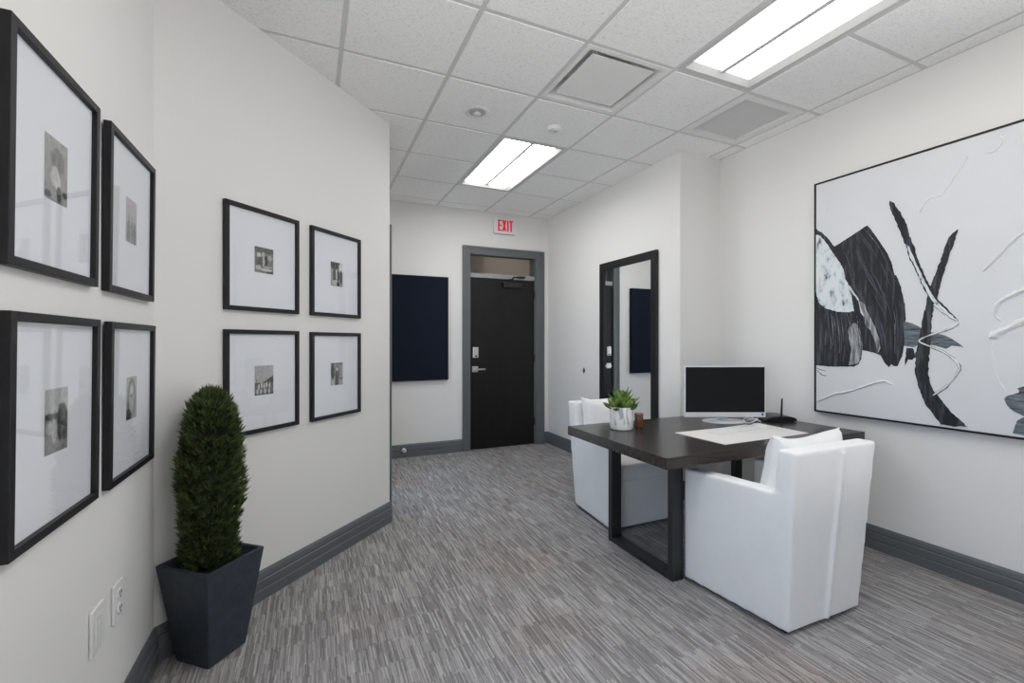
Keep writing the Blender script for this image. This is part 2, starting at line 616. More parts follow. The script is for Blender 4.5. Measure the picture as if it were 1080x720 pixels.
inner = lambda k, r0: any(k == (c, r) for c, r in TROFFERS)
for i in range(-2, 5):
    x = TX0 + i * TILE
    pg.box((x - 0.012, YREAR, H), (x + 0.012, YB, H + 0.03))
for j in range(-8, 5):
    y = TY0 + j * TILE
    spans = [(XL, XR)]
    for c, r in TROFFERS:
        if r + 1 == j:
            nx0, nx1 = TX0 + c * TILE, TX0 + (c + 1) * TILE
            out = []
            for a, b in spans:
                if a < nx0 < b:
                    out += [(a, nx0), (nx1, b)]
                else:
                    out.append((a, b))
            spans = out
    for a, b in spans:
        pg.box((a, y - 0.012, H + 0.0005), (b, y + 0.012, H + 0.03))
# wall angle round the edge
e = 0.018
pg.box((XL, YREAR, H - 0.001), (XL + e, CORN, H + 0.02)); pg.box((XR - e, YREAR, H - 0.001), (XR, YR, H + 0.02))
pg.box((XM - e, YR - e, H - 0.001), (XM, YB, H + 0.02)); pg.box((XM, YR - e, H - 0.001), (XR, YR, H + 0.02))
pg.box((XS, YB - e, H - 0.001), (XM, YB, H + 0.02)); pg.box((XS, XS + 2.93, H - 0.001), (XS + e, YB, H + 0.02))
k = e * 2 ** 0.5
pg.prism([(XL, CORN), (XL, CORN - k), (XS + e, XS + 2.93 + e - k), (XS + e, XS + 2.93 + 0.02), (XS, XS + 2.93)], H - 0.001, H + 0.02)
pg.obj('ceiling_grid', 'grid', ceil)
p = Part(); p.box((XL - 0.3, YREAR - 0.3, ZT), (XR + 0.3, YB + 0.14, ZT + 0.1)); struct(p.obj('ceiling_slab', 'wall'))

# ------------------------------------------------------------------ baseboards
PROF = [(0, 0), (0.019, 0), (0.019, 0.052), (0.0145, 0.056), (0.0145, 0.062), (0.019, 0.066), (0.019, 0.102), (0.0145, 0.106), (0.0145, 0.112), (0.0165, 0.116), (0.0125, 0.138), (0.006, 0.150), (0, 0.150)]


def baseboard(name, segs, closed=False):
    """segs: list of polylines [(x, y), ...] with the room on the left-hand side of travel; mitred corners"""
    p = Part()
    for line in segs:
        n = len(line)
        nor = []
        for a, b in zip(line, line[1:]):
            d = Vector((b[0] - a[0], b[1] - a[1])).normalized()
            nor.append(Vector((-d.y, d.x)))
        rings = []
        for i, q in enumerate(line):
            if i == 0:
                m = nor[0]
            elif i == n - 1:
                m = nor[-1]
            else:
                s = nor[i - 1] + nor[i]
                m = s / (1 + nor[i - 1].dot(nor[i]))
            rings.append([p.bm.verts.new((q[0] + m.x * d, q[1] + m.y * d, z)) for d, z in PROF])
        for A, B in zip(rings, rings[1:]):
            for k in range(len(PROF) - 1):
                p.bm.faces.new((A[k], A[k + 1], B[k + 1], B[k]))
            p.bm.faces.new((A[-1], A[0], B[0], B[-1]))
        p.bm.faces.new(rings[0]); p.bm.faces.new(rings[-1])
    return struct(p.obj(name, 'trim'))


tip = (XS, XS + 2.93)
baseboard('baseboard_left', [[(XS, SD0), tip, (XL, CORN), (XL, YREAR)]])
baseboard('baseboard_back', [[(DX0 - 0.097, YB), (XS, YB), (XS, SD1 + 0.1)]])
baseboard('baseboard_mirror_side', [[(XR, YREAR), (XR, YR), (XM, YR), (XM, YB), (DX1 + 0.125, YB)]])
baseboard('baseboard_rear', [[(XL, YREAR), (XR, YREAR)]])

# ------------------------------------------------------------------ windows beside the camera, the right one added for fill light
k = 0
for xw, sgn, wins in ((XL, -1, WINS_L), (XR, 1, FILL_WINS_R)):
    for wa, wb in wins:
        k += 1
        r = struct(root('window_%d' % k, (xw, (wa + wb) / 2, WZ0), 'x', 'x')); del r['label']; del r['category']
        sh = neg(r.location)
        p = Part(); t = 0.05
        xa, xb = sorted((xw + sgn * 0.04, xw + sgn * 0.10))
        for a, c in [((wa, WZ0), (wa + t, WZ1)), ((wb - t, WZ0), (wb, WZ1)), ((wa + t, WZ0), (wb - t, WZ0 + t)), ((wa + t, WZ1 - t), (wb - t, WZ1)), (((wa + wb) / 2 - t / 2, WZ0 + t), ((wa + wb) / 2 + t / 2, WZ1 - t))]:
            p.box((xa, a[0], a[1]), (xb, c[0], c[1]))
        p.obj('window_frame', 'trim', r, shift=sh)
        p = Part(); p.box((xw + sgn * 0.07 - 0.003, wa + t, WZ0 + t), (xw + sgn * 0.07 + 0.003, wb - t, WZ1 - t)); p.obj('window_glass', 'winglass', r, shift=sh)

# ------------------------------------------------------------------ entrance door
d1 = struct(root('door_1', (2.24, YB, 0), 'x', 'x')); del d1['label']; del d1['category']
sh = neg(d1.location)
p = Part()                                            # casing: two stiles and a head, stepped face
cw = 0.100
CX0, CX1, CT = 1.694, 2.815, 2.515
for a, b in [((CX0, 0), (CX0 + cw, CT)), ((CX1 - cw - 0.02, 0), (CX1, CT)), ((CX0 + cw, CT - cw), (CX1 - cw - 0.02, CT))]:
    p.box((a[0], YB - 0.020, a[1]), (b[0], YB, b[1]), bevel=0.003, seg=1)
p.box((CX0, YB - 0.028, 0), (CX0 + 0.03, YB - 0.018, CT), bevel=0.003, seg=1); p.box((CX1 - 0.03, YB - 0.028, 0), (CX1, YB - 0.018, CT), bevel=0.003, seg=1)
p.box((CX0 + 0.03, YB - 0.028, CT - 0.03), (CX1 - 0.03, YB - 0.018, CT), bevel=0.003, seg=1)
p.obj('door_casing', 'trim', d1, shift=sh)
p = Part()                                            # jamb lining and stop
for a, b in [((DX0, 0), (DX0 + 0.012, DTOP)), ((DX1 - 0.02, 0), (DX1, DTOP)), ((DX0 + 0.012, DTOP - 0.015), (DX1 - 0.02, DTOP))]:
    p.box((a[0], YB, a[1]), (b[0], YB + 0.14, b[1]))
p.obj('door_jamb', 'trim', d1, shift=sh)
LX0, LX1, LTOP = DX0 + 0.014, DX1 - 0.022, 2.128
p = Part(); p.box((LX0, YB + 0.012, 0.006), (LX1, YB + 0.057, LTOP), bevel=0.002, seg=1)
leaf = p.obj('door_leaf', 'door', d1, shift=sh)
p = Part(); p.box((DX0 + 0.012, YB + 0.002, LTOP + 0.004), (DX1 - 0.02, YB + 0.10, LTOP + 0.062), bevel=0.003, seg=1)
p.obj('door_mullion', 'mullion', d1, shift=sh)
p = Part(); p.box((DX0 + 0.012, YB + 0.05, LTOP + 0.062), (DX1 - 0.02, YB + 0.056, DTOP - 0.015)); p.obj('transom_glass', 'winglass', d1, shift=sh)
yf = YB + 0.012                                       # door face
p = Part()
p.box((2.225, yf - 0.055, 2.025), (2.475, yf, 2.092), bevel=0.006)
p.obj('door_closer', 'black_metal', d1, shift=sh)
p = Part(); p.tube([(2.34, yf - 0.035, 2.09), (2.34, yf - 0.035, 2.125), (2.30, yf - 0.20, 2.13), (2.305, yf - 0.21, 2.132), (2.48, yf - 0.03, 2.165)], 0.010, 8)
p.box((2.44, yf - 0.05, 2.150), (2.53, yf - 0.008, 2.176), bevel=0.004); p.box((2.31, yf - 0.055, 2.115), (2.37, yf - 0.015, 2.135), bevel=0.004)
p.obj('closer_arm', 'black_metal', d1, shift=sh)
p = Part(); p.box((1.830, yf - 0.026, 1.138), (1.902, yf, 1.272), bevel=0.008); p.box((1.838, yf - 0.032, 1.175), (1.882, yf - 0.024, 1.250), bevel=0.003)
lk = p.obj('deadbolt_lock', 'chrome', d1, shift=sh)
p = Part(); p.lathe([(0, 0), (0.011, 0), (0.011, 0.008), (0, 0.008)], (0, 0, 0), 16, Matrix.Translation((1.868, yf - 0.026, 1.158)) @ Matrix.Rotation(PI / 2, 4, 'X'))
p.obj('lock_cylinder', 'black_metal', lk, shift=sh)
p = Part(); p.box((1.824, yf - 0.012, 0.962), (1.900, yf, 1.034), bevel=0.004)
p.tube([(1.862, yf, 0.998), (1.862, yf - 0.055, 0.998)], 0.012, 12); p.box((1.850, yf - 0.064, 0.987), (1.980, yf - 0.046, 1.008), bevel=0.004)
p.obj('door_lever', 'chrome', d1, shift=sh)
for z in (0.25, 1.07, 1.90):
    p = Part(); p.lathe([(0, 0), (0.008, 0), (0.008, 0.10), (0, 0.10)], (LX1 + 0.006, yf - 0.006, z), 12); p.obj('hinge', 'black_metal', d1, shift=sh)

# doorway in the hall side wall, edge-on behind the angled wall
d2 = struct(root('door_2', (XS, (SD0 + SD1) / 2, 0), 'x', 'x')); del d2['label']; del d2['category']
sh = neg(d2.location)
p = Part()
for a, b in [((SD0 - 0.075, 0), (SD0 + 0.01, 2.22)), ((SD1 - 0.01, 0), (SD1 + 0.09, 2.22)), ((SD0 + 0.01, SDH - 0.01), (SD1 - 0.01, 2.22))]:
    p.box((XS, a[0], a[1]), (XS + 0.021, b[0], b[1]), bevel=0.003, seg=1)
p.obj('door_casing', 'trim', d2, shift=sh)
p = Part(); st = 0.075                                 # glazed leaf: stiles and rails round one pane
for a, b in [((SD0, 0.006), (SD0 + st, SDH)), ((SD1 - st, 0.006), (SD1, SDH)), ((SD0 + st, 0.006), (SD1 - st, 0.20)), ((SD0 + st, SDH - st), (SD1 - st, SDH))]:
    p.box((XS - 0.10, a[0], a[1]), (XS - 0.055, b[0], b[1]), bevel=0.002, seg=1)
p.obj('door_leaf', 'trim', d2, shift=sh)
p = Part(); p.box((XS - 0.081, SD0 + st - 0.004, 0.196), (XS - 0.074, SD1 - st + 0.004, SDH - st + 0.004)); p.obj('door_glass', 'tinted', d2, shift=sh)
p = Part(); p.tube([(XS - 0.055, SD1 - 0.045, 1.0), (XS - 0.01, SD1 - 0.045, 1.0), (XS - 0.01, SD1 - 0.15, 1.0)], 0.009, 10); p.obj('door_handle', 'chrome', d2, shift=sh)

# ------------------------------------------------------------------ desk
DZ = 0.755
DXa, DXb, DYa, DYb = 1.630, 3.285, 1.770, 2.726
desk = root('desk', ((DXa + DXb) / 2, (DYa + DYb) / 2, 0), 'dark espresso wooden desk on rectangular metal loop legs', 'desk')
sh = neg(desk.location)
p = Part(); p.box((DXa, DYa, DZ - 0.060), (DXb, DYb, DZ), bevel=0.002, seg=2); p.obj('tabletop', 'desk_wood', desk, shift=sh)
for x0 in (1.843, 2.995):
    x1 = x0 + 0.078
    p = Part()
    p.box((x0, 1.954, 0), (x1, 1.994, DZ - 0.060), bevel=0.002, seg=1); p.box((x0, 2.512, 0), (x1, 2.552, DZ - 0.060), bevel=0.002, seg=1)
    p.box((x0, 1.994, 0), (x1, 2.512, 0.032), bevel=0.002, seg=1); p.box((x0, 1.994, DZ - 0.092), (x1, 2.512, DZ - 0.060), bevel=0.002, seg=1)
    p.obj('leg', 'desk_leg', desk, shift=sh)

# ------------------------------------------------------------------ slipcovered armchairs
from mathutils import noise


def hexa(p, c):
    """c: 8 corners, bottom ring then top ring"""
    p._add(c, [(3, 2, 1, 0), (4, 5, 6, 7), (0, 1, 5, 4), (1, 2, 6, 5), (2, 3, 7, 6), (3, 0, 4, 7)])


def remeshed(name, p, m, parent, voxel, smooth_it, wob):
    o = p.obj('work', m)
    md = o.modifiers.new('r', 'REMESH'); md.mode = 'VOXEL'; md.voxel_size = voxel
    ms = o.modifiers.new('s', 'SMOOTH'); ms.factor = 0.5; ms.iterations = smooth_it
    bpy.context.view_layer.update()
    me = bpy.data.meshes.new_from_object(o.evaluated_get(bpy.context.evaluated_depsgraph_get()))
    bpy.data.objects.remove(o, do_unlink=True)
    me.name = name
    for v in me.vertices:
        q = v.co
        n = noise.noise(Vector((q.x * 5, q.y * 5, q.z * 2.6)))
        v.co = q + v.normal * (wob * n)
    for f in me.polygons:
        f.use_smooth = True
    me.materials.clear(); me.materials.append(M[m])
    r = bpy.data.objects.new(name, me); COL.objects.link(r); r.parent = parent
    return r


def make_chair(loc, rotz, label):
    c = root('armchair', loc, label, 'armchair', 'white armchairs at the desk', (0, 0, rotz))
    p = Part()
    z0, zb = 0.022, 0.853
    wb, wt, wf = 0.267, 0.302, 0.318
    hexa(p, [(-wb, 0, z0), (wb, 0, z0), (wb, 0.11, z0), (-wb, 0.11, z0), (-wt, -0.058, zb), (wt, -0.058, zb), (wt - 0.004, 0.028, zb), (-wt + 0.004, 0.028, zb)])
    for s in (-1, 1):
        T, wm = 0.085, 0.2935
        a = [(s * wb, 0.0, z0), (s * wf, 0.57, z0), (s * (wf - T), 0.57, z0), (s * (wb - T), 0.0, z0), (s * wm, -0.042, 0.655), (s * wf, 0.57, 0.628), (s * (wf - T), 0.57, 0.628), (s * (wm - T), -0.02, 0.655)]
        hexa(p, a if s > 0 else [a[1], a[0], a[3], a[2], a[5], a[4], a[7], a[6]])
    hexa(p, [(-0.26, 0.05, z0), (0.26, 0.05, z0), (0.30, 0.555, z0), (-0.30, 0.555, z0), (-0.26, 0.05, 0.345), (0.26, 0.05, 0.345), (0.30, 0.555, 0.345), (-0.30, 0.555, 0.345)])
    hexa(p, [(-0.006, -0.016, z0 + 0.004), (0.014, -0.016, z0 + 0.004), (0.014, 0.03, z0 + 0.004), (-0.006, 0.03, z0 + 0.004), (0.028, -0.068, 0.82), (0.046, -0.068, 0.82), (0.046, -0.02, 0.82), (0.028, -0.02, 0.82)])
    remeshed('slipcover', p, 'fabric', c, 0.0075, 10, 0.0009)
    p = Part(); hexa(p, [(-0.195, 0.09, 0.345), (0.195, 0.09, 0.345), (0.228, 0.565, 0.345), (-0.228, 0.565, 0.345), (-0.195, 0.09, 0.47), (0.195, 0.09, 0.47), (0.228, 0.565, 0.46), (-0.228, 0.565, 0.46)])
    remeshed('seat_cushion', p, 'fabric', c, 0.012, 10, 0.002)
    for x, y in ((-0.22, 0.05), (0.22, 0.05), (-0.26, 0.52), (0.26, 0.52)):
        p = Part(); p.box((x - 0.025, y - 0.025, 0), (x + 0.025, y + 0.025, 0.03), bevel=0.003, seg=1); p.obj('foot', 'black_plastic', c)
    return c


def copy_thing(src, loc, rotz, label):
    r = src.copy(); COL.objects.link(r); r.location = loc; r.rotation_euler = (0, 0, rotz); r['label'] = label
    for ch in list(src.children):
        k = ch.copy(); COL.objects.link(k); k.parent = r
        for g in ch.children:
            q = g.copy(); COL.objects.link(q); q.parent = k
    return r


CA = (2.2375, 1.375, 0)
CB = (2.238, 3.185, 0)
chair = make_chair(CA, 0.0, 'white slipcovered armchair seen from behind, on the near side of the desk')
copy_thing(chair, CB, PI, 'white slipcovered armchair beyond the desk, facing the camera beside the mirror')


def cushion_mesh():
    W, Hh, T = 0.252, 0.212, 0.080
    n = 28
    vs, fs = [], []
    for side in (-1, 1):
        for a in range(n + 1):
            for b in range(n + 1):
                u, v = -1 + 2 * a / n, -1 + 2 * b / n
                pin = 1 - 0.07 * (1 - abs(v) ** 2.0) if abs(u) > 0 else 1
                x = W * u * (1 - 0.05 * (1 - v * v))
                z = Hh * v * (1 - 0.20 * (1 - u * u) * (1 if v > 0 else 0.35))
                t = T * ((1 - abs(u) ** 4.5) * (1 - abs(v) ** 4.5)) ** 0.5
                wr = 0.006 * noise.noise(Vector((u * 3.2, v * 4.5, side * 2.0))) * (1 - max(abs(u), abs(v)) ** 6)
                wr += 0.005 * math.sin(9 * v + 4 * u * u) * max(0, abs(u) - 0.45)* (1 - abs(u) ** 8)
                vs.append((x, side * (t + (wr if t > 0.004 else 0)), z))
                if a < n and b < n:
                    o = (0 if side < 0 else (n + 1) ** 2) + a * (n + 1) + b
                    f = (o, o + 1, o + n + 2, o + n + 1)
                    fs.append(f if side > 0 else f[::-1])
    p = Part(); p._add(vs, fs)
    bmesh.ops.remove_doubles(p.bm, verts=list(p.bm.verts), dist=0.0004)
    return p


def place_cushion(ob, chair_loc, rotz):
    m = Matrix.Translation(chair_loc) @ Matrix.Rotation(rotz, 4, 'Z') @ Matrix.Translation((0.014, 0.126, 0.690)) @ Matrix.Rotation(rad(10), 4, 'X')
    ob.matrix_world = m


cu = cushion_mesh().obj('back_cushion', 'fabric', smooth=True)
tag(cu, 'plump white back cushion in the armchair on the near side of the desk', 'cushion', 'back cushions in the armchairs')
place_cushion(cu, CA, 0.0)
cu2 = cu.copy(); COL.objects.link(cu2)
tag(cu2, 'white back cushion in the armchair beyond the desk, behind the small plant', 'cushion', 'back cushions in the armchairs')
place_cushion(cu2, CB, PI)

# ------------------------------------------------------------------ framed abstract painting
PY0, PZ0, PH, PW = 2.104, 0.841, 1.625, 1.95          # its left edge (y), bottom, height, width
PX = 3.303
pa = root('abstract_painting', (XR, PY0 - PW / 2, PZ0), 'large black and white abstract painting in a thin black frame', 'painting')
sh = neg(pa.location)
p = Part(); p.box((PX, PY0 - PW + 0.012, PZ0 + 0.012), (XR - 0.004, PY0 - 0.012, PZ0 + PH - 0.012)); p.obj('canvas', 'canvas', pa, shift=sh)
p = Part(); t = 0.011
for a, b in [((PY0 - PW, PZ0), (PY0, PZ0 + t)), ((PY0 - PW, PZ0 + PH - t), (PY0, PZ0 + PH)), ((PY0 - t, PZ0 + t), (PY0, PZ0 + PH - t)), ((PY0 - PW, PZ0 + t), (PY0 - PW + t, PZ0 + PH - t))]:
    p.box((PX - 0.004, a[0], a[1]), (XR - 0.002, b[0], b[1]))
p.obj('frame', 'frame', pa, shift=sh)
STREAK_AREAS = [([(0.1353, 1.1527), (0.1963, 1.0255), (0.2435, 0.8535), (0.3008, 0.7541), (0.3561, 0.6274), (0.3884, 0.5535), (0.4096, 0.4629), (0.42, 0.3971)],
  [(0.3342, 1.2503), (0.4043, 1.1436), (0.4562, 1.0383), (0.4865, 0.9332), (0.5211, 0.8297), (0.5406, 0.7181), (0.5406, 0.5855), (0.5309, 0.418)]), ([(0.0197, 0.722), (0.0197, 0.6004), (0.0131, 0.4652), (0.0197, 0.3368)],
  [(0.2552, 0.682), (0.2838, 0.5928), (0.3008, 0.4866), (0.2781, 0.3549)])]
PAINT_POLYS = {'base': [(0.0077, 1.305), (0.059, 1.2608), (0.1031, 1.2048), (0.1366, 1.1481), (0.2017, 1.0554), (0.2423, 0.9616), (0.2262, 0.8521), (0.26, 0.7186), (0.2862, 0.6118), (0.2992, 0.5353), (0.1695, 0.5367), (0.0077, 0.5385)],
  'pale': [(0.0077, 1.2636), (0.0341, 1.2497), (0.0788, 1.1976), (0.1223, 1.1187), (0.1741, 1.0304), (0.2108, 0.9514), (0.2262, 0.8667), (0.2467, 0.7968), (0.26, 0.6993), (0.2262, 0.6965), (0.2017, 0.6784), (0.1508, 0.706), (0.0738, 0.733), (0.029, 0.7751), (0.0159, 0.8382), (0.0077, 0.8597)],
  'block': [(0.0077, 0.7405), (0.029, 0.7597), (0.0738, 0.7249), (0.1555, 0.7017), (0.26, 0.6916), (0.2819, 0.6215), (0.3035, 0.5067), (0.3078, 0.4498), (0.3017, 0.3832), (0.2862, 0.3492), (0.26, 0.3336), (0.1223, 0.3247), (0.0077, 0.3293)],
  'blockedge': [(0.2199, 0.5751), (0.26, 0.6223), (0.2793, 0.6168), (0.3009, 0.5067), (0.3052, 0.445), (0.2983, 0.3831), (0.2845, 0.3539), (0.2262, 0.3397), (0.2467, 0.4392)],
  'wedge': [(0.2262, 0.855), (0.2862, 0.7646), (0.2992, 0.6875), (0.3332, 0.6384), (0.3542, 0.5814), (0.3871, 0.5251), (0.3993, 0.4696), (0.4193, 0.4075), (0.3789, 0.4258), (0.312, 0.4423), (0.3052, 0.5067), (0.2879, 0.6118), (0.26, 0.7186)],
  'big': [(0.1319, 1.15), (0.2333, 1.1986), (0.3374, 1.2511), (0.3542, 1.2313), (0.4033, 1.1418), (0.4509, 1.0505), (0.4742, 0.9834), (0.4896, 0.9093), (0.4987, 0.9081), (0.5213, 0.8342), (0.5421, 0.7263), (0.5472, 0.6292), (0.5362, 0.6076), (0.5399, 0.4886), (0.5288, 0.4089), (0.5048, 0.3476), (0.4858, 0.3467), (0.4742, 0.3578), (0.4588, 0.3399), (0.4392, 0.3608), (0.4153, 0.4102), (0.4097, 0.4605), (0.3871, 0.5528), (0.3542, 0.6282), (0.3035, 0.7537), (0.2467, 0.8499), (0.2063, 0.9227), (0.1926, 1.0177)],
  'gap': [(0.2862, 0.7741), (0.3222, 0.7428), (0.35, 0.6705), (0.383, 0.5946), (0.4049, 0.5249), (0.4145, 0.456), (0.4009, 0.4236), (0.3887, 0.488), (0.3624, 0.5626), (0.3315, 0.6008), (0.3188, 0.6674)],
  'vee': [(0.4651, 1.3754), (0.4857, 1.3559), (0.5232, 1.2801), (0.5515, 1.2058), (0.5672, 1.1354), (0.5911, 1.0586), (0.6064, 0.9899), (0.6446, 0.8698), (0.6724, 0.8127), (0.6979, 0.7461), (0.78, 0.6358), (0.7919, 0.6064), (0.723, 0.6649), (0.6809, 0.7069), (0.6507, 0.7772), (0.6243, 0.8452), (0.5929, 0.937), (0.5654, 1.0), (0.5468, 1.0837), (0.5185, 1.1683), (0.4896, 1.2545), (0.4611, 1.3478)],
  'veelight': [(0.5515, 1.094), (0.5672, 1.0686), (0.5947, 0.9808), (0.6358, 0.8688), (0.6655, 0.7973), (0.6979, 0.7302), (0.776, 0.6339), (0.7839, 0.6149), (0.7272, 0.6752), (0.6852, 0.7173), (0.6551, 0.7822), (0.6305, 0.8444), (0.5983, 0.9362), (0.5728, 1.001)],
  'long': [(0.7903, 1.1251), (0.7768, 1.0599), (0.7558, 0.9912), (0.7371, 0.921), (0.7164, 0.8396), (0.6996, 0.7566), (0.6792, 0.6728), (0.6706, 0.6089), (0.6724, 0.623), (0.6698, 0.548), (0.6655, 0.4513), (0.6568, 0.3648), (0.6611, 0.2896), (0.6741, 0.2262), (0.7063, 0.1784), (0.7639, 0.0997), (0.8324, 0.0273), (0.7189, 0.0246), (0.6895, 0.0677), (0.642, 0.1365), (0.6109, 0.2312), (0.5947, 0.3179), (0.5974, 0.4281), (0.6154, 0.5161), (0.6243, 0.5924), (0.642, 0.6894), (0.6332, 0.6321), (0.6507, 0.7394), (0.6681, 0.8239), (0.6979, 0.9056), (0.723, 0.9969), (0.7354, 1.0472), (0.7518, 1.0858), (0.7696, 1.1049)],
  'cross': [(0.5261, 0.627), (0.5838, 0.6069), (0.6243, 0.5782), (0.6809, 0.5499), (0.7354, 0.5332), (0.78, 0.5017), (0.8169, 0.468), (0.7639, 0.4757), (0.7395, 0.4577), (0.6895, 0.4762), (0.6287, 0.4866), (0.5838, 0.4643), (0.5327, 0.4738)],
  'blob': [(0.5515, 0.4606), (0.5838, 0.4577), (0.5947, 0.406), (0.5792, 0.3867), (0.5561, 0.3914), (0.5449, 0.3541), (0.543, 0.3764)],
  'dab1': [(0.9785, 0.197), (0.9807, 0.2137), (0.9931, 0.2232), (1.0126, 0.2314), (1.0473, 0.245), (1.0857, 0.2568), (1.0857, 0.1347), (1.0473, 0.124), (1.0198, 0.1371), (0.9982, 0.1524), (0.9843, 0.171)],
  'dab2': [(1.0247, 0.2609), (1.0473, 0.273), (1.0721, 0.2782), (1.0755, 0.239), (1.0473, 0.239), (1.029, 0.2331)],
  'dab3': [(1.009, 0.029), (1.0148, 0.0655), (1.0247, 0.0954), (1.0473, 0.119), (1.0857, 0.1366), (1.0992, 0.025), (1.0473, 0.023)]}
PAINT_LINES = {'scurve': [(0.6852, 0.7132), (0.7147, 0.6793), (0.7558, 0.6403), (0.7895, 0.6108), (0.776, 0.5824), (0.723, 0.5576), (0.6463, 0.5267), (0.6154, 0.4997), (0.6724, 0.4675), (0.7313, 0.4366), (0.78, 0.3912), (0.7974, 0.3508), (0.78, 0.3065), (0.7395, 0.2429), (0.6809, 0.1873)],
  'r1': [(0.024, 0.0719), (0.1318, 0.1349), (0.1879, 0.1507), (0.2599, 0.1773), (0.3679, 0.2282), (0.4325, 0.2489), (0.4793, 0.2316)],
  'r2': [(0.8964, 0.8763), (0.9426, 0.9323), (1.0018, 1.008), (1.0247, 1.0317), (1.0473, 1.051), (1.0803, 1.0674)],
  'r3': [(0.9396, 0.6408), (0.9487, 0.6902), (0.9726, 0.7173), (1.0133, 0.7422), (1.0473, 0.759), (1.0911, 0.782)],
  'r4': [(0.9197, 0.5169), (0.9502, 0.5426), (1.0018, 0.5723), (1.0473, 0.606), (1.0925, 0.6286)],
  'r5': [(0.9259, 0.5063), (0.9312, 0.4279), (0.9464, 0.3139), (0.9799, 0.2444)],
  'r6': [(0.615, 1.2605), (0.6574, 1.3304), (0.7167, 1.3361), (0.7692, 1.4095), (0.8074, 1.4737), (0.8323, 1.5138)],
  'r7': [(0.9043, 1.5082), (0.9312, 1.5032), (0.9577, 1.519), (0.9711, 1.5498), (0.9614, 1.5744)],
  'r8': [(0.9502, 0.6984), (0.9389, 0.6419), (0.9637, 0.6095)],
  'r9': [(0.0341, 1.3659), (0.0689, 1.4032), (0.0934, 1.4525)],
  'f1': [(0.0138, 0.3119), (0.0407, 0.2997), (0.0804, 0.2918)],
  'f2': [(0.0172, 0.2983), (0.0474, 0.2659), (0.0836, 0.2582)]}


def rough_poly(pts, amp, step=0.012):
    """subdivide and roughen an outline so a dry brush edge shows"""
    out = []
    n = len(pts)
    for i in range(n):
        a, b = Vector(pts[i]), Vector(pts[(i + 1) % n])
        m = max(1, int((b - a).length / step))
        d = (b - a)
        nn = Vector((-d.y, d.x)).normalized() if d.length > 0 else Vector((0, 0))
        for k in range(m):
            q = a + d * (k / m)
            out.append(q + nn * amp * noise.noise(Vector((q.x * 55, q.y * 55, i))))
    return out


def smooth_line(pts, m=6):
    out = []
    n = len(pts)
    for i in range(n - 1):
        p0, p1, p2, p3 = (Vector(pts[max(0, min(n - 1, i + k))]) for k in (-1, 0, 1, 2))
        for k in range(m):
            t = k / m
            out.append(0.5 * ((2 * p1) + (-p0 + p2) * t + (2 * p0 - 5 * p1 + 4 * p2 - p3) * t * t + (-p0 + 3 * p1 - 3 * p2 + p3) * t ** 3))
    out.append(Vector(pts[-1]))
    return out


def daub(p, key, lift, amp=0.004):
    pts = [q for q in rough_poly(PAINT_POLYS[key], amp)]
    pts = [(min(max(q.x, 0.0115), PW - 0.012), min(max(q.y, 0.0115), PH - 0.012)) for q in pts]
    n = len(pts)
    top = [p.bm.verts.new((PX - lift, PY0 - a, PZ0 + b)) for a, b in pts]
    bot = [p.bm.verts.new((PX + 0.001, PY0 - a, PZ0 + b)) for a, b in pts]
    p.bm.faces.new(top); p.bm.faces.new(bot[::-1])
    for i in range(n):
        p.bm.faces.new((top[i], bot[i], bot[(i + 1) % n], top[(i + 1) % n]))


def ribbon(p, key, w, lift, taper=True):
    line = smooth_line(PAINT_LINES[key])
    n = len(line)
    rows = []
    for i, q in enumerate(line):
        d = (line[min(n - 1, i + 1)] - line[max(0, i - 1)]).normalized()
        nn = Vector((-d.y, d.x))
        ww = w * (0.6 + 0.5 * noise.noise(Vector((i * 0.35, w * 90, 3)))) * (min(1, 0.25 + min(i, n - 1 - i) / (0.18 * n)) if taper else 1)
        row = []
        for k, (s, l) in enumerate(((-1, -0.001), (-0.7, lift * 0.55), (0.0, lift), (0.6, lift * 0.7), (1, -0.001))):
            c = q + nn * ww * s
            row.append(p.bm.verts.new((PX - l, PY0 - min(max(c.x, 0.012), PW - 0.012), PZ0 + min(max(c.y, 0.012), PH - 0.012))))
        rows.append(row)
    for A, B in zip(rows, rows[1:]):
        for k in range(4):
            p.bm.faces.new((A[k], A[k + 1], B[k + 1], B[k]))
    p.bm.faces.new(rows[0]); p.bm.faces.new(rows[-1][::-1])


p = Part(); daub(p, 'base', 0.0015); daub(p, 'wedge', 0.0018); daub(p, 'cross', 0.0012, 0.003); daub(p, 'block', 0.003); daub(p, 'big', 0.0032, 0.003)
daub(p, 'vee', 0.0036, 0.006); daub(p, 'long', 0.0042, 0.007); daub(p, 'blob', 0.0015, 0.004)
ribbon(p, 'f1', 0.004, 0.001); ribbon(p, 'f2', 0.005, 0.001)
p.obj('dark_brushwork', 'paint_dark', pa, shift=sh)
rnd = random.Random(21)


